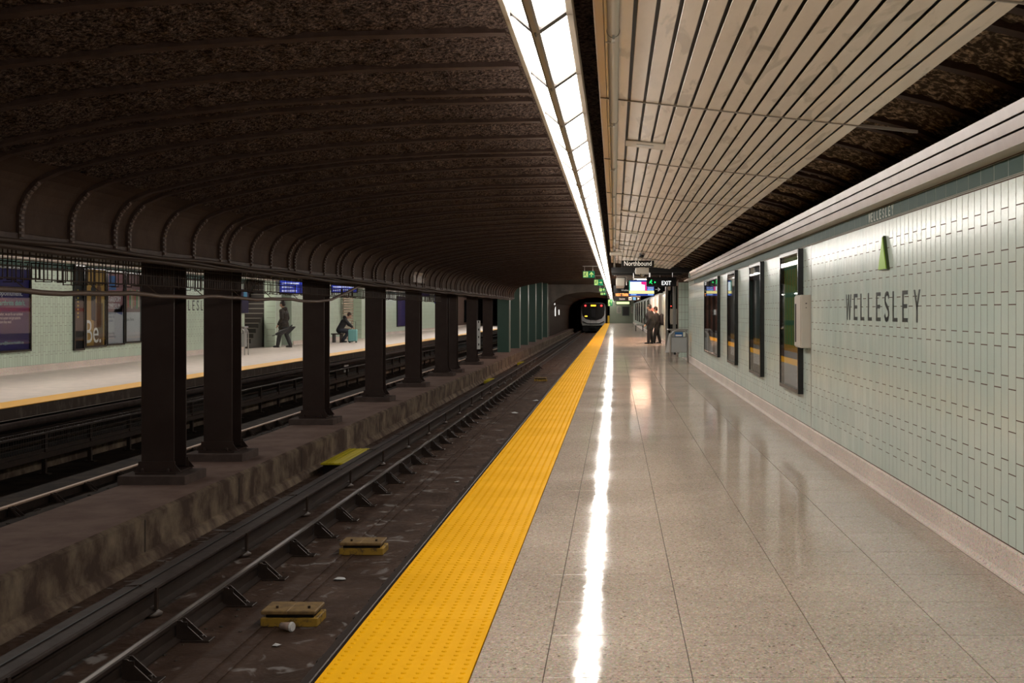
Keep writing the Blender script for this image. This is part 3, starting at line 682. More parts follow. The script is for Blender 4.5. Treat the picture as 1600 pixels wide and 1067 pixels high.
name_sign(lambda y: leftw(y), [39.0+(k-5)*.39 for k in range(9)], 1.50, .34, .30, M_TEXT, 'dark WELLESLEY lettering on the far platform wall between columns', raised=.009)
tg = thing('triangle_emblem', 'lime green raised triangle on the tiled wall above the station name', 'emblem', (XW, 9.42, 1.83))
m = MB(); fr = Fr((0, 0, 0), (0, -1, 0), (-1, 0, 0)); fr.poly(m, [(-.14, 0), (.13, 0), (.0, .262)], .0, .038); ob('face', m, M_LGREEN, tg)
m = MB(); fr.poly(m, [(-.146, -.006), (.136, -.006), (.0, .272)], .0, .030); ob('edge', m, mat('dark_olive', (.05, .07, .02), .4), tg)
# ---------------------------------------------------------------- poster frames
def poster_frame(fr, wdt, h, label, art, group, depth=.07, bw=.05, cat='poster frame', kind_name='poster_frame', div=()):
    t = thing(kind_name, label, cat, tuple(fr.o), 0, group); fr = Fr((0, 0, 0), fr.x, fr.n)
    one('frame', lambda m: (fr.box(m, 0, bw, 0, h, 0, depth, None, .004), fr.box(m, wdt-bw, wdt, 0, h, 0, depth, None, .004), fr.box(m, bw, wdt-bw, 0, bw, 0, depth, None, .004), fr.box(m, bw, wdt-bw, h-bw, h, 0, depth, None, .004),
        [fr.box(m, q-.02, q+.02, bw, h-bw, 0, depth-.01) for q in div]), M_BLK2, t)
    one('backing', lambda m: fr.box(m, bw, wdt-bw, bw, h-bw, 0, .012), art[0], t)
    if art[1]:
        m = MB(); art[1](m, fr, bw, wdt-bw, bw, h-bw); ob('poster_print', m, None, t)
    m = MB(); fr.box(m, bw, wdt-bw, bw, h-bw, depth-.012, depth-.008); ob('glass', m, GLASS, t)
    return t, fr
C = lambda n, c: flat('print_'+n, c, 0, .5)
def art_yellow(m, fr, u0, u1, v0, v1):
    fr.box(m, u0, u1, v0, v0+.42, .012, .014, C('pale', (.5, .5, .52))); fr.box(m, u0, u1, v0+.42, v0+.5, .012, .0145, C('orange', (.6, .3, .02)))
    for k in range(18):
        a = u0 + (u1-u0)*k/18; fr.box(m, a, a+(u1-u0)/30, v0+.5, v1, .012, .0145, C('green', (.03, .22, .06)) if k % 3 else C('olive', (.2, .2, .02)))
    for k in range(3): fr.box(m, u0, u1, v0+.75+k*.35, v0+.81+k*.35, .012, .015, C('dkgreen', (.01, .15, .06)))
def art_dark(m, fr, u0, u1, v0, v1):
    fr.box(m, u0+.1, u1-.1, v0+.1, v0+.4, .012, .014, C('pale', (.5, .5, .52))); fr.box(m, u0+.1, u1-.1, v0+.4, v0+.5, .012, .014, C('orange', (.6, .3, .02)))
    fr.box(m, u0+.3, u0+.8, v0+.7, v1-.3, .012, .014, C('slate', (.05, .06, .07)))
def art_red(m, fr, u0, u1, v0, v1):
    fr.box(m, u0, u1, v0+.5, v1-.3, .012, .014, C('brick', (.17, .04, .02)))
    fr.box(m, u0, u1, v0, v0+.5, .012, .014, C('pale', (.5, .5, .52)))
    for k in range(5): fr.box(m, u0+(u1-u0)*(k+.4)/5, u0+(u1-u0)*(k+.55)/5, v0+.5, v1-.3, .012, .016, C('darkred', (.06, .015, .01)))
gp = 'black poster frames on the right wall'
DK = flat('print_dark', (.02, .02, .022))
poster_frame(rightw(15.07, .51), 1.53, 1.71, 'tall black framed poster in yellow and green, nearest on the right wall', (flat('print_gold', (.50, .38, .04)), art_yellow), gp)
poster_frame(rightw(18.5, .51), 1.43, 1.71, 'dark black framed poster second along the right wall', (DK, art_dark), gp)
poster_frame(rightw(22.1, .51), 1.40, 1.71, 'dark black framed poster third along the right wall', (DK, art_dark), gp)
poster_frame(rightw(27.8, .51), 3.6, 1.71, 'wide black framed reddish poster, farthest before the opening', (flat('print_brown', (.08, .03, .02)), art_red), gp, div=(1.2, 2.4))
for i in range(7): poster_frame(rightw(68+9*i, .51), 3.0, 1.7, 'small black poster frame far down the right wall, %s past the people' % (['first', 'second', 'third', 'fourth', 'fifth', 'sixth', 'seventh'][i]), (DK, None), 'far poster frames on the right wall')
# white cabinet
wb = thing('wall_cabinet', 'white metal cabinet on the tiled wall beside the yellow poster', 'cabinet', (XW, 13.46, 1.07))
fr = Fr((0, 0, 0), (0, -1, 0), (-1, 0, 0))
M_CAB = mat('offwhite_cabinet', (.62, .57, .50), .35)
one('body', lambda m: fr.box(m, 0, .44, 0, .60, 0, .115, None, .006), M_CAB, wb)
cdr = one('door', lambda m: fr.box(m, .015, .425, .015, .585, .115, .127, None, .005), M_CAB, wb)
one('window_slot', lambda m: fr.box(m, .07, .15, .06, .50, .127, .131), M_BLACK, cdr)
one('lock', lambda m: m.lathe([(.008, -.002), (.008, .008)], (-.06, -.442, .50), 10), M_BLACK, wb)
one('side_screw', lambda m: m.box(-.065, -.055, -.445, -.439, .45, .46), M_BLACK, wb)
# ---------------------------------------------------------------- recess and structure beyond the wall end
g = MB(); g.box(2.22, 4.6, WEND, WEND+.15, 0, 2.9, M_TILEF); g.box(4.5, 4.6, WEND, 49.2, 0, 2.9, M_TILEF); g.box(2.22, 4.6, 49, 49.15, 0, 2.9, mat('warm_wall', (.55, .42, .34), .3)); struct('wall_alcove', g)
g = MB(); g.box(2.15, 4.6, WEND, 49.2, -.1, 0); struct('floor', g, M_FARFLOOR)
g = MB(); g.box(2.0, 4.6, WEND, 49.2, 2.9, 3.0); struct('ceiling', g, M_HAUNCH)
t = thing('tiled_pier', 'narrow mint tiled pier at the end of the right wall', 'pier', (2.1, 37, 0))
one('core', lambda m: m.box(-.06, .36, .01, .5, 0, 2.5), M_GROUT, t)
for r_ in range(10):
    for c_ in range(4): one('tile', lambda m: m.box(-.06+.105*c_+.003, -.06+.105*(c_+1)-.003, 0, .012, .003+.24*r_, .24*(r_+1)-.003), M_TILE, t)
for i, (x, d, lab) in enumerate([(2.02, 40.0, 'brushed steel post beside the tiled pier'), (2.0, 45.5, 'tall brushed steel post right of the two standing people')]):
    o = one('steel_post', lambda m: m.box(x, x+.10, d, d+.2, 0, 2.45, None, .01), M_STEEL); tag(o, lab, 'post')
t = thing('information_totem', 'tall black panel behind the litter bin beside the tiled pier', 'panel', (2.03, 42, 0))
one('panel', lambda m: m.box(0, .35, 0, .06, .1, 2.4, None, .01), M_BLK2, t); one('rim', lambda m: m.box(.33, .38, -.01, .07, .0, 2.45), M_STEEL, t); one('indicator_lamp', lambda m: m.sphere((.02, -.01, 1.66), .018, 8), flat('red_lamp', (1, .05, .03), 6), t)
t = thing('white_box', 'off-white wall box at the recess behind the litter bin', 'box', (2.0, 41.6, 1.0)); one('body', lambda m: m.box(0, .24, 0, .2, 0, .55, None, .01), M_CAB, t); one('lid', lambda m: m.box(-.005, .245, -.01, .01, .4, .56, None, .005), M_CAB, t)

t = thing('lit_advert', 'warm pink lit advertising panel behind the two standing people', 'advertising panel', (2.14, 55, .3))
one('frame', lambda m: m.box(-.05, .07, -.3, 12.3, -.3, 1.95, None, .01), M_STEEL, t)
one('face', lambda m: m.box(-.056, -.05, -.2, 12.2, .05, 1.85), flat('pink_lit_face', (.80, .62, .53), .35), t)
one('red_band', lambda m: m.box(-.06, -.056, 1, 11, 1.15, 1.35), flat('red_lit_face', (.8, .16, .10), .35), t)
# bench far away
t = thing('bench', 'small metal bench against the far right wall', 'bench', (1.75, 84, 0))
one('seat', lambda m: m.box(-.25, .35, 0, 1.5, .42, .47, None, .01), M_STEEL, t); one('backrest', lambda m: m.box(.3, .35, 0, 1.5, .5, .9, None, .01), M_STEEL, t)
for x in (-.22, .3):
    for y in (.05, 1.4): one('leg', lambda m: m.box(x, x+.04, y, y+.04, 0, .42), M_BLACK, t)
# end wall
g = MB(); g.box(-.9, 2.3, YE, YE+.2, 0, 3.2, mat('end_wall_green', (.20, .23, .17), .6)); struct('wall_end', g)
g = MB(); g.box(.9, 1.75, YE-.06, YE, .9, 2.0, mat('door_green', (.02, .035, .03), .4)); g.box(1.0, 1.65, YE-.08, YE-.06, 1.0, 1.9, M_BLACK); struct('window_1', g)
for x, w_ in ((.25, .5), (1.95, .3)):
    o = one('notice_board', lambda m: (m.box(x, x+w_, YE-.05, YE, 1.2, 2.0, M_CREAM, .01), m.box(x+.05, x+w_-.05, YE-.06, YE-.05, 1.25, 1.95, flat('notice_grey', (.25, .25, .22))))); tag(o, 'grey notice board %s the dark window on the platform end wall' % ('left of' if x < 1 else 'right of'), 'notice board')
# ---------------------------------------------------------------- tunnel portal and tunnel beyond
M_PORT = mat('portal_concrete', (.22, .19, .17), .7, c2=(.16, .14, .125), scale=1)
g = MB(); arch = [(-5.55, -1.2), (-5.55, .8), (-5.5, 1.55), (-5.3, 2.1), (-4.9, 2.5), (-4.2, 2.85), (-3.2, 3.05), (-2.1, 3.1), (-1.2, 3.0), (-.85, 2.9)]
pts = arch
for (a, h), (b, k2) in zip(pts, pts[1:]): g.add([(a, 98, h), (b, 98, k2), (b, 98, 3.72), (a, 98, 3.72)], [(0, 1, 2, 3)], M_PORT); g.add([(a, 98, h), (b, 98, k2), (b, 170, k2), (a, 170, h)], [(0, 3, 2, 1)], M_HAUNCH)
g.box(-9.9, -5.55, 98, 98.3, -1.2, 3.72, M_HAUNCH); g.box(-6.4, -5.55, 97.8, 98.1, -.67, 3.72, M_PORT); g.box(-.85, -.6, 97.9, 98.2, 2.95, 3.72, M_PORT)
g.box(-9.9, 3, 172, 172.2, -1.3, 4, M_BLACK); g.box(-.94, -.6, YE, 170, -1.2, 3.0, M_HAUNCH)
struct('wall_tunnel', g)
for i, (x, y, z, h) in enumerate([(-5.45, 105, 1.0, .9), (-5.45, 112, 1.1, .5), (-5.3, 101, 2.0, .35)]):
    o = one('tunnel_lamp', lambda m: m.box(x, x+.08, y, y+.08, z, z+h, None, .01), flat('tunnel_lamp_glow', (.9, .88, .82), 1.2)); tag(o, ['tall pale lamp strip on the dark tunnel wall', 'short pale lamp strip deeper in the tunnel', 'pale lamp high on the tunnel portal curve'][i], 'lamp')
# ---------------------------------------------------------------- train
t = thing('subway_train', 'white and black train leaving into the tunnel with red tail lights', 'train', (-2.56, 138.3, 0))
M_TW = mat('train_white', (.75, .74, .74), .35); 
def sect(m, y, w_, z0, z1, r_, y2, w2):
    pass
def rr(w_, z0, z1, c): return [(-w_+c*.3, z0), (-w_, z0+.3), (-w_, z1-c), (-w_+c*.35, z1-c*.35), (-w_+c, z1), (w_-c, z1), (w_-c*.35, z1-c*.35), (w_, z1-c), (w_, z0+.3), (w_-c*.3, z0)]
def loft(m, secs, mt):
    vs = []; n = len(secs[0][1])
    for y, p in secs: vs += [(a, y, b) for a, b in p]
    fs = [(i*n+k, i*n+(k+1)%n, (i+1)*n+(k+1)%n, (i+1)*n+k) for i in range(len(secs)-1) for k in range(n)]
    fs.append(tuple(range(n))); m.add(vs, fs, mt)
one('body', lambda m: loft(m, [(0.05, rr(1.42, -.25, 2.3, .5)), (.3, rr(1.52, -.28, 2.42, .5)), (1.2, rr(1.56, -.3, 2.5, .5)), (23, rr(1.56, -.3, 2.5, .5))], M_TW), M_TW, t)
one('windshield', lambda m: m.prism([(-1.3, .95), (-1.0, .55), (-.5, .40), (.5, .40), (1.0, .55), (1.3, .95), (1.36, 1.6), (1.32, 2.25), (1.0, 2.38), (-1.0, 2.38), (-1.32, 2.25), (-1.36, 1.6)], 'y', -.03, .3), M_BLK2, t)
one('end_door', lambda m: (m.box(-.34, -.32, -.05, -.03, -.2, 2.1), m.box(.32, .34, -.05, -.03, -.2, 2.1), m.box(-.25, .25, -.045, -.03, .75, 1.7)), flat('door_grey', (.04, .04, .045), 0, .3), t)
one('bumper', lambda m: m.prism([(-1.3, .12), (-.7, -.12), (.7, -.12), (1.3, .12), (1.3, .26), (.7, -.02), (-.7, -.02), (-1.3, .26)], 'y', -.06, .2), M_BLACK, t)
one('underframe', lambda m: (m.box(-1.3, 1.3, .3, 22, -.95, -.28), m.box(-.3, .3, -.3, .3, -.6, -.35)), M_BLACK, t)
for x in (-.96, .96): one('tail_light', lambda m: m.sphere((x, -.05, 2.1), .10, 10), flat('tail_red', (1, .02, .02), 9), t)
one('destination_sign', lambda m: m.box(-.3, .3, -.06, -.03, 2.03, 2.2), flat('sign_amber', (1, .38, .02), 4), t)
one('marker_light', lambda m: m.box(-1.02, -.72, -.05, 0, .78, .9, None, .02), flat('marker_amber', (1, .5, .03), 4), t)
for y in (3, 17):
    for x in (-.78, .72): one('wheel', lambda m: m.tube([(x, y, -.65), (x+.1, y, -.65)], .34, 16), M_RAIL, t)
o = one('trackside_box', lambda m: m.box(-.86, -.62, YE-1, YE-.5, 0.006, .9, None, .02), mat('yellow_sign', (.5, .35, .02), .5)); tag(o, 'yellow box beside the train at the platform end', 'box')
# ---------------------------------------------------------------- far platform
XF = -9.31
g = MB(); g.box(-14.2, XF-.61, Y0, 138, -.3, 0, M_FARFLOOR); g.box(-14.2, XF-.02, Y0, 138, -.2, -.006, M_FARFLOOR); ff = struct('floor', g)
one('edge_beam', lambda m: m.box(XF-.3, XF, Y0, 138, -.19, -.012, None, .01), mat('dirty_edge', (.075, .052, .04), .8, c2=(.16, .125, .1), scale=6, lo=.5, hi=.65, stretch=(1, 1, .4)), ff)
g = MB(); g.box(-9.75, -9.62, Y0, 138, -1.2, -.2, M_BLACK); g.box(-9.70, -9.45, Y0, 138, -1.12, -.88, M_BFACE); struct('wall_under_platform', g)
fs_ = thing('yellow_edge_strip', 'yellow warning strip along the far platform edge', 'tactile paving')
g2 = MB(); g2.box(XF-.61, XF, 0, 1.214, -.006, .006, None, .003); g2 = g2.mesh('tactile_tile', M_YELD)
for i in range(72): link('tactile_tile', g2, fs_, (0, 8+1.22*i, 0))
# far wall
g = MB(); g.box(-14.4, -14.104, Y0, 44, 0, 2.75, M_GROUT); g.box(-14.4, -14.104, 50.5, 138, 0, 2.75, M_GROUT); wl = struct('wall_left', g)
def zj(odd): 
    z0 = .40 + (.075 if odd else 0); zs = [z0 + TH*k for k in range(12)]; return [ZB] + [z for z in zs if z < 2.48] + [2.50]
m = MB(); y = 20; ci = 0
while y < 95:
    if not (43.8 < y < 50.5):
        zs = zj(ci % 2)
        for a, b in zip(zs, zs[1:]): m.box(-14.106, -14.094, y+.003, y+TP-.003, a+.003, b-.003)
    y += TP; ci += 1
o = ob('wall_tiles', m, M_TILEF, wl); o['kind'] = 'stuff'
m = MB(); y = 20
while y < 95:
    if not (43.8 < y < 50.3): m.box(-14.106, -14.094, y+.003, y+.242, 2.515, 2.69)
    y += .245
o = ob('band_tiles', m, M_DGREEN, wl); o['kind'] = 'stuff'
g = MB(); g.prism([(-14.1, 0), (-14.02, 0), (-14.05, .04), (-14.07, ZB), (-14.1, ZB)], 'y', Y0, 43.8); g.prism([(-14.1, 0), (-14.02, 0), (-14.05, .04), (-14.07, ZB), (-14.1, ZB)], 'y', 50.5, 138); struct('baseboard_left', g, M_BASE)
fl = thing('metal_fascia', 'pale metal fascia above the far platform wall, seen through the cable rack', 'fascia')
for q in range(3):
    one('fascia_panel', lambda m: m.box(-13.95, -13.93, Y0, 95, 2.73+.112*q, 2.83+.112*q), mat('pale_fascia', (.80, .68, .62), .6), fl)
one('soffit_panel', lambda m: m.box(-14.1, -13.93, Y0, 95, 2.71, 2.72), M_CREAM, fl)
# posters on the far wall
def TX(s, fr, u, v, h, c, t, width=None, d=.016, name='lettering'): return text(s, fr, u, v, h, flat('ink_%02d%02d%02d%s' % (int(c[0]*99), int(c[1]*99), int(c[2]*99), ''), c), t, width, d, name)
gf = 'poster frames on the far platform wall'
t, fr = poster_frame(leftw(24.8, .52), 3.0, 2.0, 'dark blue advertisement on the far platform wall at the left edge', (flat('print_navy', (.022, .016, .11)), None), gf, depth=.06)
TX('appointment.', fr, 1.50, 1.28, .16, (.7, .7, .75), t, 1.15); TX("My arthritis didn't.", fr, 1.35, 1.06, .16, (.03, .45, .45), t, 1.42)
TX('Together, we can fix our outdated\nreferral system and get patients\nthe care they need.', fr, 1.5, .66, .27, (.5, .5, .6), t, 1.15)
TX('care@betterhealth.ca', fr, 1.6, .17, .09, (.3, .55, .6), t, 1.1)
t, fr = poster_frame(leftw(30.0, .45), .60, 2.25, 'narrow black poster column at the left of the triple advertisement', (DK, lambda m, f, a, b, c, d: [f.box(m, a+.2, a+.28, c+.8+.1*k, c+.85+.1*k, .012, .014, C('mustard', (.35, .27, .05))) for k in range(8)]), gf, depth=.06)
def be_art(m, f, a, b, c, d):
    f.box(m, a, b, c, d, .012, .014, C('ochre', (.42, .25, .07))); f.box(m, a+.5, b-.1, c, d-.9, .014, .015, C('umber', (.16, .09, .05)))
    f.poly(m, [(a+.35, c+.7), (a+.6, c+.65), (a+.62, d-.5), (a+.5, d-.35), (a+.33, d-.5)], .015, .016, C('figureblack', (.03, .03, .035)))
    f.poly(m, [(a+.65, c+.5), (a+.95, c+.5), (a+.95, d-.5), (a+.8, d-.3), (a+.68, d-.5)], .015, .0165, C('figurebrown', (.14, .06, .03)))
t, fr = poster_frame(leftw(30.65, .50), 1.25, 2.15, 'ochre poster with two figures and the white word Be', (DK, be_art), gf, depth=.06)
TX('Be', fr, .08, .12, .62, (.85, .85, .85), t, .75, .018); TX('.', fr, .88, .12, .10, (.85, .85, .85), t, .1, .018)
def sym_art(m, f, a, b, c, d):
    f.box(m, a, b, c, d, .012, .014, C('offwhite', (.55, .55, .6))); f.box(m, a, b, d-1.12, d, .014, .015, C('collage', (.28, .14, .16)))
    f.box(m, a+.15, a+.6, d-.5, d-.1, .015, .016, C('blue', (.06, .16, .40))); f.poly(m, [(a+.4, c+.9), (b-.05, c+.8), (b, d-.9), (a+.6, d-1.0)], .014, .015, C('indigo', (.12, .14, .32)))
t, fr = poster_frame(leftw(31.95, .52), 1.15, 2.1, 'white and purple symposium poster right of the ochre poster', (DK, sym_art), gf, depth=.06)
TX('TRANSFORM\nSYMPOSIUM', fr, .10, 1.02, .36, (.85, .85, .9), t, .85, .018); TX('Shaping inclusive cities\nCommunity Talks\nand exhibitions', fr, .12, .66, .30, (.12, .12, .2), t, .5, .018); TX('Saturday\nUniversity', fr, .12, .2, .18, (.1, .1, .12), t, .5, .018)
def sp_art(m, f, a, b, c, d):
    f.box(m, a, b, c, d, .012, .014, C('offwhite', (.55, .55, .6))); f.box(m, a, b, c+.85, d, .014, .015, C('mauve', (.22, .13, .14)))
    cs = [(.35, .22, .1), (.4, .1, .1), (.1, .25, .12), (.45, .38, .3)]
    for k in range(8): f.box(m, a+.05+.12*k, a+.14+.12*k, c+.95+.05*(k % 3), c+1.5, .015, .0155, C('fig%d' % (k % 4), cs[k % 4]))
t, fr = poster_frame(leftw(33.15, .55), 1.15, 2.05, 'white poster with a crowd picture beside the nearest column', (DK, sp_art), gf, depth=.06)
TX('Space Shame', fr, .1, .62, .12, (.1, .1, .12), t, .55, .018)
# escalator opening on the far side
M_ESC = mat('escalator_dark', (.035, .028, .026), .4)
g = MB(); g.box(-20, -14.1, 43.8, 43.95, 0, 3.0, M_TILEF); g.box(-20, -14.1, 50.35, 50.5, 0, 3.0, M_TILEF); g.box(-20.1, -20, 43.8, 50.5, 0, 3, M_TILEF); g.box(-20, -14.1, 43.8, 50.5, -.1, 0, M_FARFLOOR); g.box(-20, -14.1, 43.8, 50.5, 3.0, 3.1, M_HAUNCH); struct('wall_alcove', g)
pl_ = bpy.data.lights.new('alcove_lamp', 'AREA'); pl_.energy = 60; pl_.size = 1.5; pl_.color = (1, .9, .78); lo_ = bpy.data.objects.new('alcove_lamp', pl_); col.objects.link(lo_); lo_.location = (-15.5, 46.5, 2.95)
t = thing('escalator', 'escalator with dark steps and steel handrails behind the walking man', 'escalator', (-14.9, 45.5, 0))
for k in range(14): one('step', lambda m: (m.box(-.45, .45, .32*k, .32*k+.32, 0, .2+.2*k, M_ESC), m.box(-.45, .45, .32*k-.006, .32*k+.02, .17+.2*k, .2+.2*k, flat('step_edge', (.25, .23, .2)))), None, t)
for xx in (-.58, ):
    one('balustrade', lambda m: m.prism([(-.9, 0), (4.5, 0), (4.5, 3.55), (.1, .95), (-.9, .9)], 'x', xx, xx+.07), mat('brown_panel', (.10, .065, .05), .4), t)
    one('handrail', lambda m: m.tube([(xx+.035, -.95, .5), (xx+.035, -1.0, .8), (xx+.035, -.8, .97), (xx+.035, .1, 1.0), (xx+.035, 4.5, 3.6)], .05, 8), M_STEEL, t, True)
    one('skirt_rail', lambda m: m.tube([(xx+.1, -.6, .12), (xx+.1, -.2, .3), (xx+.1, 4.5, 3.1)], .035, 8), M_STEEL, t, True)
# green pillars + walls far
for i, (y0, y1, x1) in enumerate([(47.4, 48.3, -13.95), (62.0, 63.0, -13.6)]):
    t = thing('green_pillar', ['mint tiled pillar behind the walking man', 'mint tiled pillar beyond the seated person'][i], 'pillar', (x1, y0, 0))
    one('shaft', lambda m: m.box(-.45, 0, 0, y1-y0, 0, 2.7), M_TILEF, t)
    one('joint', lambda m: [m.box(.0, .004, .2*k, .2*k+.01, 0, 2.7) for k in range(1, 6)] + [m.box(-.35, .003, -.003, .0, .24*k, .24*k+.006) for k in range(1, 11)], M_GROUT, t)
def blue_art(m, f, a, b, c, d):
    f.poly(m, [(a+.5, c+1.0), (a+.9, c+1.0), (a+1.2, d-.1), (a+.6, d-.1)], .012, .015, C('coral', (.5, .12, .06)))
    f.box(m, a+.4, b-.3, c+.6, c+.75, .012, .015, C('offwhite', (.55, .55, .6)))
poster_frame(leftw(52.3, .45), 2.2, 2.0, 'black framed dark blue poster with an orange shape on the far wall', (flat('print_blue', (.02, .04, .25)), blue_art), gf, depth=.08)
poster_frame(leftw(74.5, .45), 3.5, 2.0, 'purple and blue poster on the far wall between the middle columns', (flat('print_purple', (.08, .05, .25)), None), gf, depth=.08)
poster_frame(leftw(92, .4), 3.5, 2.1, 'red poster on the far wall between the distant columns', (flat('print_red', (.35, .02, .02)), None), gf, depth=.08)
poster_frame(leftw(108, .4), 3.5, 2.1, 'dark poster farthest along the far platform wall', (DK, None), gf, depth=.08)
t = thing('roller_grille', 'beige slatted shutter on the far wall beside the suitcase', 'shutter', (-13.95, 59.2, .005))
for k in range(18): one('slat', lambda m: m.box(0, .05, 0, 2.2, .13*k, .13*k+.09, None, .01), mat('shutter_tan', (.38, .30, .22), .5), t)
for i, (x, y, zz, w_) in enumerate([(-12.8, 52.0, 2.29, 1.2), (-12.8, 44.0, 2.12, .92), (-12.6, 80.5, 2.0, 1.6)]):
    t = thing('information_screen', ['lit blue information screen above the seated person', 'lit blue screen half hidden by the cable rack', 'lit blue screen far down the other platform'][i], 'screen', (x, y, zz), 0, 'blue screens over the far platform')
    one('casing', lambda m: m.box(0, w_, 0, .12, 0, .62, None, .01), M_BLK2, t)
    one('display', lambda m: m.box(.04, w_-.04, -.006, 0, .04, .58), flat('screen_blue', (.05, .08, .6), .55), t)
    one('display_rows', lambda m: [m.box(.1, w_*random.uniform(.5, .9), -.010, -.006, .1+.14*k, .16+.14*k) for k in range(3)], flat('screen_white', (.6, .65, 1), .9), t)
    for xx in (.2, w_-.2): one('hanger', lambda m: m.tube([(xx, .06, .62), (xx, .06, 3.07-zz)], .02, 8), M_STEEL, t)
for i, (x0, x1, y) in enumerate([(-12.0, -10.6, 66)]):
    t = thing('hanging_sign', 'dark purple hanging sign over the far platform', 'sign', (x0, y, 2.3)); one('panel', lambda m: m.box(0, x1-x0, 0, .1, 0, .4), flat('sign_purple', (.02, .012, .05)), t); text('Street', front(.1, -.0, 0), 0, .12, .16, M_WHITE, t)
    for xx in (.2, x1-x0-.2): one('hanger', lambda m: m.tube([(xx, .05, .4), (xx, .05, .77)], .02, 8), M_STEEL, t)
t = thing('escalator_sign', 'small dark blue sign beside the escalator opening', 'sign', (-14.05, 43.3, 1.4)); one('panel', lambda m: m.box(0, .06, 0, .8, 0, .9, None, .01), flat('sign_navy', (.02, .015, .05)), t); one('pictogram', lambda m: m.box(.06, .065, .2, .6, .6, .8), flat('sign_sky', (.05, .25, .45)), t)
# guard rail / third rail along the far platform
gr = thing('guarded_power_rail', 'dark power rail with wire mesh guard along the far platform', 'rail')
one('lower_rail', lambda m: (m.box(-9.16, -9.04, Y0, 100, -.86, -.76, None, .01), m.box(-9.12, -9.08, Y0, 100, -.76, -.70)), M_RAIL, gr)
one('top_pipe', lambda m: m.tube([(-9.2, Y0, -.27), (-9.2, 100, -.27)], .06, 10), M_COVER, gr, True)
one('shelf_board', lambda m: m.box(-9.4, -9.0, Y0, 100, -.46, -.43), M_COVER, gr)
for y in [12.0+1.6*k for k in range(30)]: one('post', lambda m: (m.box(-9.13, -9.06, y-.03, y+.03, -1.12, -.44, None, .005), m.box(-9.18, -9.0, y-.06, y+.06, -1.12, -1.10, None, .004)), M_RAIL, gr)
m = MB(); y = 10
while y < 26.5: m.box(-9.045, -9.039, y-.003, y+.003, -.70, -.38); y += .075
for z in (-.70, -.62, -.54, -.46, -.385): m.box(-9.045, -9.037, 10, 26.5, z-.003, z+.003)
o = ob('wire_mesh', m, mat('mesh_steel', (.12, .095, .085), .4, metal=.5), gr); o['kind'] = 'stuff'
o = one('track_sign', lambda m: (m.box(-9.28, -9.25, 39.5, 40.1, -.62, -.38, M_WHITE), m.box(-9.25, -9.245, 39.6, 40.0, -.55, -.45, flat('digit_grey', (.15, .14, .12))))); tag(o, 'small white number plate under the far platform edge', 'sign')
for i in range(4): o = one('wall_cable', lambda m: m.tube(wavy(-9.55+.05*i, -.35-.1*i, .01, i, 5, 60), .02, 5), M_CABLE); tag(o, 'dark cable under the far platform edge, %s from the top' % ['first', 'second', 'third', 'fourth'][i], 'cable', 'cables under the far platform')
# ---------------------------------------------------------------- litter bins
def bin_(loc, label, rz=0, bag=True):
    t = thing('litter_bin', label, 'litter bin', loc, rz)
    one('body', lambda m: m.box(.03, .49, .03, .36, .28, .78, None, .01), mat('bin_panel', (.40, .41, .42), .3, metal=.5), t)
    one('header', lambda m: m.box(.03, .49, .0, .39, .72, .92, None, .02), mat('bin_header', (.26, .26, .26), .3, metal=.5), t)
    one('top', lambda m: m.box(-.08, .52, .0, .42, .92, .965, None, .012), M_STEEL, t)
    for yy in (0, .39): one('tube_frame', lambda m: m.tube([(0, yy, 0), (0, yy, .72), (.02, yy, .82), (.10, yy, .90), (.20, yy, .93), (.32, yy, .93), (.42, yy, .90), (.50, yy, .82), (.52, yy, .72), (.52, yy, 0)], .018, 8), M_STEEL, t, True)
    stk = one('sticker', lambda m: m.box(.13, .36, -.012, -.002, .74, .87), flat('sticker_blue', (.03, .12, .32)), t)
    one('sticker', lambda m: m.box(.37, .43, -.012, -.002, .74, .87), flat('sticker_white', (.65, .68, .6)), t)
    one('sticker_text', lambda m: m.box(.15, .33, -.014, -.012, .755, .80), M_WHITE, stk)
    one('latch', lambda m: (m.tube([(.13, -.0, .25), (.13, .03, .25)], .035, 12), m.tube([(.15, .0, .25), (.27, .0, .262)], .008, 6)), M_BLACK, t)
    if bag: one('liner_bag', lambda m: m.add([(-.02, .1, .84), (-.02, .36, .84), (-.12, .38, .3), (-.15, .08, .28), (.03, .1, .8), (.03, .36, .8), (.02, .36, .3), (.02, .1, .28)], [(0, 1, 2, 3), (0, 3, 7, 4), (1, 5, 6, 2), (3, 2, 6, 7), (0, 4, 5, 1), (4, 7, 6, 5)]), flat('clear_bag', (.6, .58, .57), 0, .25), t)
    return t
bin_((1.61, 33.4, 0), 'grey metal litter bin with tube frame at the right wall end')
bin_((-12.9, 38.6, 0), 'grey litter bin on the far platform right of the second column', 0)
# ---------------------------------------------------------------- signs over the near platform
def hang_sign(name, label, x0, x1, z0, z1, y, face=M_BLK2, top=2.9, th=.10):
    t = thing(name, label, 'sign', (x0, y, z0)); one('panel', lambda m: m.box(0, x1-x0, 0, th, 0, z1-z0, None, .008), face, t)
    for xx in (.12, x1-x0-.12): one('hanger', lambda m: m.tube([(xx, th/2, z1-z0), (xx, th/2, top-z0)], .012, 6), M_STEEL, t)
    return t, front(0, 0, 0)
SW = flat('sign_white', (.8, .78, .74), .25)
def zpix(y, d): return EYE - (y-485.5)*d/F
def xpix(x, d): return (x-960.5)*d/F
d = 29.5; t, fr = hang_sign('direction_sign', 'dark grey hanging sign reading Northbound', xpix(971, d), xpix(1022, d), zpix(417, d), zpix(407, d), d, flat('sign_charcoal', (.022, .020, .018)), 2.85, .08)
text('Northbound', fr, .07, .03, .12, flat('sign_cream', (.85, .8, .72), .5), t, .70)
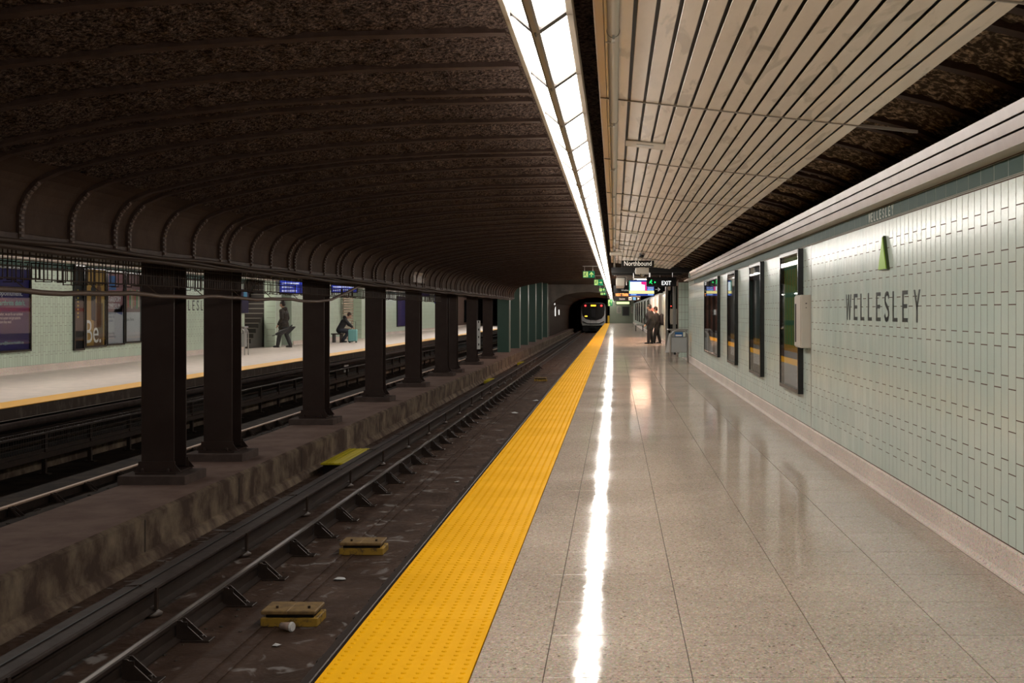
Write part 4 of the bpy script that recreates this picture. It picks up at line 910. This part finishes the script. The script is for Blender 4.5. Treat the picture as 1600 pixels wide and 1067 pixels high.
d = 31.0; t = thing('ceiling_camera_box', 'white box with a dome camera hanging under the slatted ceiling', 'camera', (xpix(993, d), d, zpix(428, d)))
one('box', lambda m: m.box(0, .36, 0, .3, 0, .17, None, .01), M_CAB, t); one('dome', lambda m: m.sphere((.18, .15, 0), .07, 12), M_STEEL, t, True); one('bracket', lambda m: (m.box(-.03, .0, .1, .2, .06, .1), m.box(.1, .26, .1, .2, .17, 2.72-zpix(428, d))), M_STEEL, t)
d = 36.0; t, fr = hang_sign('exit_sign', 'black EXIT sign with green running figure', xpix(1010, d), xpix(1057, d), zpix(447.5, d), zpix(433, d), d, M_BLK2, 3.0, .15)
text('EXIT', fr, xpix(1034, d)-xpix(1010, d), .045, .125, flat('exit_white', (1, 1, 1), 1.3), t, .29)
def runner(m, s=1, x=0, z=0):
    G = .16*s
    for a, b, r_ in [((.30, .62), (.22, .38), .05), ((.22, .38), (.40, .25), .04), ((.40, .25), (.52, .08), .035), ((.22, .38), (.10, .25), .04), ((.10, .25), (-.06, .28), .03), ((.30, .6), (.5, .5), .03), ((.3, .62), (.14, .58), .03), ((.14, .58), (.06, .44), .025)]:
        va = Vector(a); vb = Vector(b); dd = (vb-va).normalized(); n_ = Vector((-dd[1], dd[0]))*r_
        m.add([(x+p[0]*G*1.3, -.006, z+p[1]*G*1.3) for p in (va-n_, vb-n_, vb+n_, va+n_)], [(0, 1, 2, 3)])
    m.add([(x+(.38+.08*math.cos(q*math.pi/4))*G*1.3, -.006, z+(.76+.08*math.sin(q*math.pi/4))*G*1.3) for q in range(8)], [tuple(range(8))])
GE = flat('exit_green', (.02, .9, .2), 1.6)
one('pictogram', lambda m: (runner(m, .85, .09, .06), m.add([(.25, -.006, .10), (.25, -.006, .16), (.30, -.006, .13)], [(0, 2, 1)])), GE, t)
d = 38.0; t = thing('information_screen', 'lit white and magenta information screen hanging over the near platform', 'screen', (xpix(983, d), d, zpix(462, d)))
W_ = xpix(1022, d)-xpix(983, d); H_ = zpix(438.5, d)-zpix(462, d)
one('casing', lambda m: m.box(-.02, W_+.02, 0, .10, -.02, H_+.02, None, .01), M_BLK2, t)
fr = front(0, 0, 0)
def scr(m):
    E = lambda n, c, e: flat('lcd_'+n, c, e)
    fr.box(m, 0, W_, 0, H_, 0, .003, E('navy', (.03, .06, .30), .9)); fr.box(m, .03, .52, .17, H_-.04, .003, .006, E('white', (.80, .92, 1), .95)); fr.box(m, 0, .03, .1, H_, .003, .006, E('green', (.02, .25, .15), .9))
    fr.box(m, .0, W_, .07, .16, .003, .007, E('yellow', (.85, .75, .3), 1.2)); fr.poly(m, [(.40, H_-.04), (.58, H_-.04), (.58, .17), (.53, .17), (.53, H_-.14), (.40, H_-.12)], .003, .008, E('magenta', (.8, .02, .2), 1.1))
    for k in range(5): fr.box(m, .62+.04*k, .64+.04*k, .24, .27, .003, .007, E('white', (.80, .92, 1), .95))
    fr.box(m, .6, W_-.02, .18, .21, .003, .007, E('sky', (.25, .45, .9), 1.1)); fr.box(m, .06, .24, .02, .05, .003, .007, E('sky', (.25, .45, .9), 1.1)); fr.box(m, .62, .8, .02, .05, .003, .007, E('sky', (.25, .45, .9), 1.1))
m = MB(); scr(m); ob('display', m, None, t)
for xx in (.15, W_-.15): one('hanger', lambda m: m.tube([(xx, .05, H_), (xx, .05, 3.05-zpix(462, d))], .015, 6), M_STEEL, t)
d = 45.0; t, fr = hang_sign('wayfinding_sign', 'long black sign with a white arrow behind the lit screen', xpix(958.5, d), xpix(1036, d), zpix(458, d), zpix(446, d), d, M_BLK2, 3.05)
text('Wellesley St', fr, .30, .06, .09, SW, t, .55)
one('arrow', lambda m: (fr.box(m, 1.63, 1.80, .135, .155, 0, .006), fr.poly(m, [(1.75, .22), (1.83, .145), (1.75, .07), (1.72, .09), (1.78, .145), (1.72, .2)], 0, .006)), SW, t)
d = 52.0; t, fr = hang_sign('next_train_sign', 'orange lit text sign under the black arrow sign', xpix(960.5, d), xpix(983, d), zpix(463.5, d), zpix(457, d), d, M_BLACK, 3.05)
text('NEXT TRAIN', fr, .05, .03, .12, flat('led_orange', (1, .35, .1), 2.2), t, .55)
d = 62.0; t, fr = hang_sign('wayfinding_sign', 'distant black sign with white and blue pictograms', xpix(959, d), xpix(1001, d), zpix(470, d), zpix(463, d), d, M_BLK2, 3.5)
text('Station', fr, .30, .06, .10, SW, t, .3)
one('pictogram', lambda m: (fr.box(m, .80, .96, .04, .20, 0, .006, SW), fr.box(m, 1.02, 1.18, .04, .20, 0, .006, flat('sign_blue', (.1, .3, .6), .3)), fr.box(m, .84, .92, .08, .14, .006, .008, M_BLACK), fr.poly(m, [(1.28, .19), (1.38, .12), (1.28, .05)], 0, .006, SW)), None, t)
d = 72.0; t, fr = hang_sign('service_sign', 'small green and yellow lit sign far down the platform', xpix(962, d), xpix(986, d), zpix(476, d), zpix(470.5, d), d, M_BLACK, 3.7)
one('display', lambda m: m.box(.05, .85, -.01, 0, .04, .18), flat('lit_lime', (.6, .85, .35), 1.3), t)
# green emergency exit signs beside the luminaires
for i, (x0, x1, y0, y1, d) in enumerate([(910.5, 929, 423.5, 434, 38), (928, 942, 436.5, 446, 50), (936, 946, 450, 455.5, 66), (938, 947, 457, 461, 80), (950, 957, 468, 478, 118)]):
    t = thing('emergency_exit_sign', ['green sign with up arrow hanging over the near track, nearest', 'green sign with right arrow hanging beyond the first green sign', 'plain green sign third along over the track', 'plain green sign fourth along over the track', 'small yellow green sign farthest along over the track'][i], 'sign', (xpix(x0, d), d, zpix(y1, d)), 0, 'green exit signs over the track')
    w_ = xpix(x1, d)-xpix(x0, d); h_ = zpix(y0, d)-zpix(y1, d)
    one('panel', lambda m: m.box(0, w_, 0, .04, 0, h_, None, .005), flat('exit_panel_green', (.01, .16, .07), .35), t)
    one('pictogram', lambda m: (m.box(.02, w_*.45, -.004, 0, .02, h_-.02)), flat('exit_panel_lime', (.45, .62, .2), .5), t)
    one('figure', lambda m: runner(m, .9*h_/.2, .03, .02), flat('exit_figure', (.01, .22, .08), .1), t)
    fr = front(0, 0, 0); c = w_*.73; hh = h_/2
    one('arrow', lambda m: (fr.box(m, c-.012, c+.012, .03, h_-.05, 0, .005), fr.poly(m, [(c-.07, hh+.0), (c, h_-.02), (c+.07, hh), (c+.05, hh-.02), (c, h_-.06), (c-.05, hh-.02)], 0, .006)) if i != 1 else (fr.box(m, c-.07, c+.05, hh-.01, hh+.01, 0, .005), fr.poly(m, [(c, hh+.06), (c+.07, hh), (c, hh-.06), (c+.03, hh)], 0, .006)), flat('exit_panel_lime', (.45, .62, .2), .5), t)
    for xx in (.06, w_-.06): one('hanger', lambda m: m.tube([(xx, .02, h_), (xx, .02, h_+.16)], .006, 5), M_STEEL, t)
    one('hanger_bar', lambda m: m.box(0, max(w_, -.30-xpix(x0, d)), .01, .03, h_+.15, h_+.17), M_STEEL, t)
# services over the platform beyond the slats
t = thing('service_truss', 'dark ceiling truss with pale rails beyond the slatted ceiling', 'truss', (0, 0, 0))
for k in range(7): one('rail', lambda m: m.box(.1, .9, 35+2.2*k, 35.05+2.2*k, 2.72, 2.75), M_GREYM, t)
one('cross_beam', lambda m: m.box(-.1, 2.3, 34.2, 34.35, 2.62, 2.78), M_BLACK, t); one('cross_beam', lambda m: m.box(-.1, 2.3, 39.2, 39.35, 2.7, 2.9), M_BLACK, t)
one('side_duct', lambda m: m.box(.05, .35, 40, 44.5, 2.35, 2.62, None, .01), M_CREAM, t)
t = thing('dome_camera', 'dark dome camera under the slatted ceiling before the Northbound sign', 'camera', (.62, 26.6, slz(.62)-.02))
one('mount', lambda m: m.lathe([(.06, -.02), (.07, 0), (.07, .03)], (0, 0, 0), 14), M_STEEL, t); one('dome', lambda m: m.sphere((0, 0, -.04), .055, 12), M_BLK2, t, True)
# warm ceiling lamps over the far part of the platform
for i, (x, y) in enumerate([(1.3, 51), (1.3, 56.5), (1.3, 62)]):
    t = thing('downlight', 'warm ceiling downlight over the platform near the people, %s' % ['nearest', 'middle one', 'farthest'][i], 'ceiling light', (x, y, 2.88), 0, 'warm downlights')
    one('housing', lambda m: m.box(-.5, .5, -.4, .4, 0, .1, None, .01), M_CREAM, t); one('lens', lambda m: m.box(-.46, .46, -.36, .36, -.01, 0), flat('warm_lens', (1, .60, .40), 50), t)
# ---------------------------------------------------------------- track objects
def track_box(loc, label):
    t = thing('track_box', label, 'track equipment', loc)
    one('base', lambda m: m.box(-.24, .24, 0, .30, 0, .075, None, .006), M_YEL, t)
    one('spacer', lambda m: m.box(-.20, .20, .03, .27, .075, .105), M_BLACK, t)
    one('board', lambda m: (m.box(-.235, -.005, -.01, .31, .105, .14, None, .008), m.box(-.015, .225, -.01, .31, .105, .138, None, .008)), M_YEL2, t)
    one('bolt', lambda m: [m.lathe([(.012, 0), (.012, .02)], (x, .08, .14), 6) for x in (-.12, .15)], M_RAIL, t)
    return t
track_box((-2.74, 9.7, -1.17), 'worn yellow and tan block between the rails, nearest to the camera')
track_box((-2.76, 12.55, -1.17), 'worn yellow and tan block between the rails, second from the camera')
track_box((-2.8, 43.5, -1.17), 'dark track block far down between the rails')
t = thing('yellow_cover', 'bright yellow board lying beside the covered rail', 'cover board', (0, 0, 0))
one('board', lambda m: m.box(-4.72, -4.30, 18.5, 20.5, -.985, -.955, None, .006), M_YELB, t); one('rib', lambda m: [m.box(-4.72+.1*k, -4.715+.1*k+.01, 18.5, 20.5, -.955, -.948) for k in range(1, 4)], M_YELB, t); one('support', lambda m: (m.box(-4.70, -4.32, 18.6, 18.75, -1.17, -.985), m.box(-4.70, -4.32, 20.2, 20.35, -1.17, -.985)), M_BLACK, t)
for i, y in enumerate((41, 55)):
    o = one('yellow_cover', lambda m: m.box(-4.66, -4.3, y, y+1.6, -1.1, -1.0, None, .01), M_YELB); tag(o, ['small distant yellow board beside the covered rail', 'farthest yellow board beside the covered rail'][i], 'cover board')
t = thing('paper_cup', 'white paper cup with lid lying against the nearest yellow block', 'cup', (-2.72, 9.58, -1.13)); t.rotation_euler = (R(90), 0, R(70))
one('cup', lambda m: m.lathe([(.028, -.06), (.038, .04)], (0, 0, 0), 16), mat('cup_brown', (.35, .25, .2), .6), t, True); one('lid', lambda m: m.lathe([(.041, .038), (.041, .048), (.036, .05), (.035, .058)], (0, 0, 0), 16), M_WHITE, t)
def crumple(x, y, s, label, c=(.6, .6, .6), z=-1.17):
    vs = [(x+random.uniform(-s, s), y+random.uniform(-s, s), z+.003) for _ in range(5)]
    m = MB(); n_ = 6; vs = []
    for i in range(n_):
        a = i*2*math.pi/n_; vs.append((x+s*math.cos(a)*random.uniform(.6, 1.1), y+s*math.sin(a)*random.uniform(.6, 1.1), z+random.uniform(.003, .02)))
    vs.append((x, y, z+s*.35)); vs.append((x, y, z+.001))
    m.add(vs, [(i, (i+1) % n_, n_) for i in range(n_)] + [((i+1) % n_, i, n_+1) for i in range(n_)])
    o = ob('litter', m, flat('paper_%d' % int(c[0]*100), c)); tag(o, label, 'litter', 'litter on the track bed')
crumple(-2.68, 9.15, .04, 'white scrap of paper beside the paper cup')
crumple(-2.72, 11.4, .07, 'crumpled white paper in front of the second yellow block')
crumple(-2.45, 17.9, .05, 'small white paper scrap on the track bed beyond the blocks')
crumple(-2.6, 30, .1, 'pale litter far down the near track bed'); crumple(-2.3, 34, .12, 'pale litter farthest down the near track bed')
crumple(-3.98, 14.1, .035, 'crumpled red wrapper under the covered rail', (.5, .012, .01)); bpy.data.objects[-1] if 0 else None
o = [x for x in bpy.data.objects if x.get('label') == 'crumpled red wrapper under the covered rail'][0]; o.location = (.22, 0, 0); o.scale = (1, 1, 1)
dm = MB()
for k in range(420):
    x = random.choice((random.gauss(-1.95, .06), random.gauss(-3.35, .15), random.gauss(-4.7, .12))); y = random.uniform(5, 30); s = random.uniform(.006, .022)
    dm.sphere((x, y, -1.168), s, 5, None, (1, 1, .6))
for k in range(150): dm.sphere((random.gauss(-7.4, .12), random.uniform(12, 30), -1.115), random.uniform(.01, .03), 5, None, (1, 1, .6))
tag(ob('debris', dm, mat('debris_brown', (.06, .045, .035), .9, island=.5)), 'small dark grit and dirt clumps along the rails', 'debris', None, 'stuff')
for i, (x, y) in enumerate([(-12.0, 0)]): pass
# ---------------------------------------------------------------- people
def limb(m, pts, n=10):
    for (p, r0), (q, r1) in zip(pts, pts[1:]): m.tube([p, q], [r0, r1], n)
    for p, r_ in pts: m.sphere(p, r_, n)
def fuse(name, m, mt, parent, vox=.014, sm=3):
    o = ob(name, m, mt, parent); r_ = o.modifiers.new('r', 'REMESH'); r_.mode = 'VOXEL'; r_.voxel_size = vox; r_.use_smooth_shade = True
    s_ = o.modifiers.new('s', 'SMOOTH'); s_.iterations = sm; s_.factor = .5
    return o
SKIN = mat('skin', (.45, .27, .19), .55)
def person(label, loc, rz, J, coat, trousers, shoe, hair, coat_len=.0, hood=False, scale=1.0, hat=None, skin=SKIN, bulk=1.0):
    """J: joints in metres, x right, y forward, z up"""
    t = thing('person', label, 'person', loc, rz); t.scale = (scale,)*3
    V = {k: Vector(v) for k, v in J.items()}
    hd = V['head']; nk = V['neck']; ch = V['chest']; pv = V['pelvis']; f = V.get('face', Vector((0, 1, 0))).normalized()
    m = MB(); m.sphere(hd, .095, 14, None, (.82, 1.0, 1.22)); m.sphere(hd+f*.045+Vector((0, 0, -.05)), .055, 10)
    m.sphere(hd+f*.10+Vector((0, 0, -.02)), .018, 8); side = f.cross(Vector((0, 0, 1)))
    for s_ in (-1, 1): m.sphere(hd+side*.08*s_+Vector((0, 0, -.01)), .022, 8)
    limb(m, [(nk, .055), (hd+Vector((0, 0, -.06)), .055)])
    limb(m, [(pv, .12), ((pv+ch)/2, .115), (ch, .13), (nk, .06)])
    for s_ in 'LR':
        limb(m, [(V['sh'+s_], .055), (V['el'+s_], .042), (V['wr'+s_], .03)])
        limb(m, [(pv.lerp(V['hp'+s_], .8), .09), (V['kn'+s_], .06), (V['an'+s_], .04)])
        wv = V['wr'+s_]; d = (wv-V['el'+s_]).normalized(); limb(m, [(wv, .026), (wv+d*.05, .034), (wv+d*.085, .032)])
        u = d.cross(f); u = (u if u.length > .2 else d.cross(Vector((1, 0, 0)))).normalized()
        for q, ln in enumerate((.055, .075, .08, .065)):
            b_ = wv + d*.085 + u*(q-1.5)*.019; limb(m, [(b_, .010), (b_+d*ln*.55, .010), (b_+d*ln*.9+f*.012, .009)], 6)
        b_ = wv + d*.03 - u*.03; limb(m, [(b_, .012), (b_-u*.03+d*.03, .011), (b_-u*.03+d*.055, .010)], 6)
    fuse('body', m, skin, t, .0115)
    for s_ in (-1, 1): one('eye', lambda q: q.sphere(hd+f*.083+side*.032*s_+Vector((0, 0, .012)), .010, 8), M_BLACK, t)
    one('mouth', lambda q: q.sphere(hd+f*.095+Vector((0, 0, -.062)), .018, 8, None, (1, .5, .25)), mat('lips', (.3, .12, .1), .5), t)
    m = MB(); m.sphere(hd-f*.012+Vector((0, 0, .032)), .105, 14, None, (.86, 1.0, 1.05)); m.sphere(hd-f*.04+Vector((0, 0, -.01)), .085, 12)
    fuse('hair', m, hair, t, .013)
    if hat: one('cap', lambda q: q.sphere(hd+Vector((0, 0, .06)), .112, 14, None, (.9, 1.05, .85)), hat, t, True)
    m = MB(); limb(m, [(pv+Vector((0, 0, -.02)), .16*bulk), ((pv+ch)/2, .155*bulk), (ch, .165*bulk), (nk-Vector((0, 0, .03)), .075)])
    for s_ in 'LR':
        limb(m, [(V['sh'+s_], .085*bulk), (V['el'+s_], .065*bulk), (V['wr'+s_]-(V['wr'+s_]-V['el'+s_]).normalized()*.02, .05)]); limb(m, [(ch, .13), (V['sh'+s_], .085)])
        if coat_len: limb(m, [(pv.lerp(V['hp'+s_], .8), .145), (V['hp'+s_].lerp(V['kn'+s_], coat_len), .135)])
    if coat_len: limb(m, [(pv, .17*bulk), (pv+Vector((0, 0, -.42*coat_len)), .155)])
    if hood: limb(m, [(nk-f*.08, .085), (nk+side*.09-f*.02, .055)]); limb(m, [(nk-f*.08, .085), (nk-side*.09-f*.02, .055)])
    fuse('coat', m, coat, t, .016, 4)
    m = MB()
    for s_ in 'LR': limb(m, [(pv.lerp(V['hp'+s_], .7), .12), (V['kn'+s_], .085), (V['an'+s_]+Vector((0, 0, .02)), .075)])
    fuse('trousers', m, trousers, t, .016, 3)
    for s_ in 'LR':
        a = V['an'+s_]; fd = V.get('foot'+s_, Vector((0, 1, 0)))
        m = MB(); limb(m, [(a+Vector((0, 0, -.03)), .05), (a+fd*.13+Vector((0, 0, -.045)), .04), (a+fd*.17+Vector((0, 0, -.05)), .03)]); m.box(a[0]-.045, a[0]+.045, a[1]-.06, a[1]+.08, a[2]-.08, a[2]-.03)
        fuse('shoe', m, shoe, t, .012)
    return t
def stand(lean=0, st=.1, armf=.0, bag=False):
    return dict(head=(0, .03+lean, 1.66), neck=(0, lean*.8, 1.47), chest=(0, lean*.5, 1.27), pelvis=(0, 0, .95), face=(0, 1, -.05),
        shL=(-.19, lean*.6, 1.40), shR=(.19, lean*.6, 1.40), elL=(-.26, -.03, 1.12), elR=(.26, -.03, 1.12), wrL=(-.25, .10+armf, .88), wrR=(.25, .10+armf, .88),
        hpL=(-.10, 0, .90), hpR=(.10, 0, .90), knL=(-.11, .03+st*.5, .48), knR=(.11, .03-st*.4, .48), anL=(-.12, st, .09), anR=(.12, -st, .09))
BLK = mat('black_coat', (.012, .012, .014), .6); BLK3 = mat('black_trousers', (.010, .010, .012), .7); SH = mat('black_shoe', (.008, .008, .008), .4); HR = mat('black_hair', (.012, .010, .009), .5)
# rz: local +y (forward) turned to world; facing left (-X) = +90 deg
J = stand(.03, .06, .05)
person('man in a long black coat facing left beside another person in black', (1.60, 51.7, 0), R(75), J, BLK, BLK3, SH, HR, .45, bulk=1.3)
J2 = stand(.06, .12, .1)
p2 = person('person in black with a backpack behind the man in the black coat', (1.93, 52.4, 0), R(80), J2, mat('charcoal_coat', (.016, .016, .018), .6), BLK3, SH, HR, .25, scale=.94, bulk=1.08)
bp_ = MB(); limb(bp_, [((0, -.22, 1.33), .12), ((0, -.24, 1.02), .14)]); bpk = fuse('backpack', bp_, mat('backpack_black', (.012, .012, .016), .5), p2, .016)
# walking man on the far platform, facing left with a folded umbrella/bag
J3 = stand(.04, .20, .02); J3['wrR'] = (.27, .08, .86)
p3 = person('man in a dark patterned hooded coat walking left on the far platform', (-13.35, 46.6, 0), R(80), J3, mat('camo_coat', (.045, .034, .026), .7, c2=(.018, .014, .012), scale=22, lo=.45, hi=.55), mat('grey_trousers', (.03, .03, .032), .7), SH, mat('hair2', (.015, .011, .01), .6), .32, True, 1.06)
t = thing('umbrella', 'dark folded umbrella carried low by the walking man', 'umbrella', (-13.22, 46.25, 0))
fuse('canopy', (lambda m: (limb(m, [((.30, 0, .92), .02), ((.12, 0, .74), .07), ((-.14, 0, .62), .11), ((-.34, 0, .55), .05)]), m)[1])(MB()), mat('umbrella_dark', (.035, .035, .04), .5), t, .014)
one('canopy_flap', lambda m: (m.add([(-.1, .0, .85), (.42, .0, .86), (.12, .0, .55), (-.1, .02, .82), (.42, .02, .83), (.12, .02, .52)], [(0, 2, 1), (3, 4, 5), (0, 1, 4, 3), (1, 2, 5, 4), (2, 0, 3, 5)])), mat('umbrella_dark', (.035, .035, .04), .5), t)
one('handle', lambda m: m.tube([(-.3, 0, .56), (-.5, 0, .48)], .012, 8), M_BLACK, t)
# seated person with suitcase
J4 = dict(head=(0, .42, 1.28), neck=(0, .25, 1.14), chest=(0, .16, .95), pelvis=(0, -.05, .60), face=(0, .8, -.6), shL=(-.19, .20, 1.06), shR=(.19, .20, 1.06), elL=(-.22, .40, .82), elR=(.22, .42, .82), wrL=(-.10, .52, .74), wrR=(.12, .54, .72),
    hpL=(-.1, 0, .56), hpR=(.1, 0, .56), knL=(-.13, .45, .56), knR=(.13, .36, .50), anL=(-.13, .42, .10), anR=(.13, .10, .09))
p4 = person('hunched seated person in a black jacket beside a pale blue suitcase', (-12.88, 54.2, 0), R(-70), J4, BLK, mat('dark_jeans', (.02, .022, .035), .7), SH, mat('brown_hair', (.06, .03, .02), .6), 0, True, 1.0)
t = thing('platform_seat', 'dark seat under the hunched person on the far platform', 'seat', (-12.96, 54.2, 0))
one('seat', lambda m: m.box(-.3, .2, -.3, .3, .38, .43, None, .01), M_COVER, t); one('leg', lambda m: m.box(-.25, -.2, -.25, .25, 0, .38), M_COVER, t); one('leg', lambda m: m.box(.1, .15, -.25, .25, 0, .38), M_COVER, t)
t = thing('suitcase', 'pale blue hard suitcase on wheels beside the seated person', 'suitcase', (-12.36, 53.7, 0))
MS = mat('suitcase_aqua', (.18, .42, .42), .35)
one('shell', lambda m: m.box(-.02, .38, -.12, .12, .07, .62, None, .03), MS, t); one('groove', lambda m: [m.box(.04+.07*k, .05+.07*k, -.124, -.118, .1, .58) for k in range(5)], mat('aqua_dark', (.08, .22, .22), .4), t)
one('handle', lambda m: m.tube([(.08, .1, .6), (.08, .1, .98), (.28, .1, .98), (.28, .1, .6)], .010, 6), M_BLACK, t)
for x in (.03, .33):
    for y in (-.08, .08): one('wheel', lambda m: m.tube([(x-.015, y, .035), (x+.015, y, .035)], .035, 10), M_BLACK, t)
# back wall closing the station behind the camera
g = MB(); g.box(-15, 3, Y0-.2, Y0, -1.3, 3.3); struct('wall_back', g, M_HAUNCH)
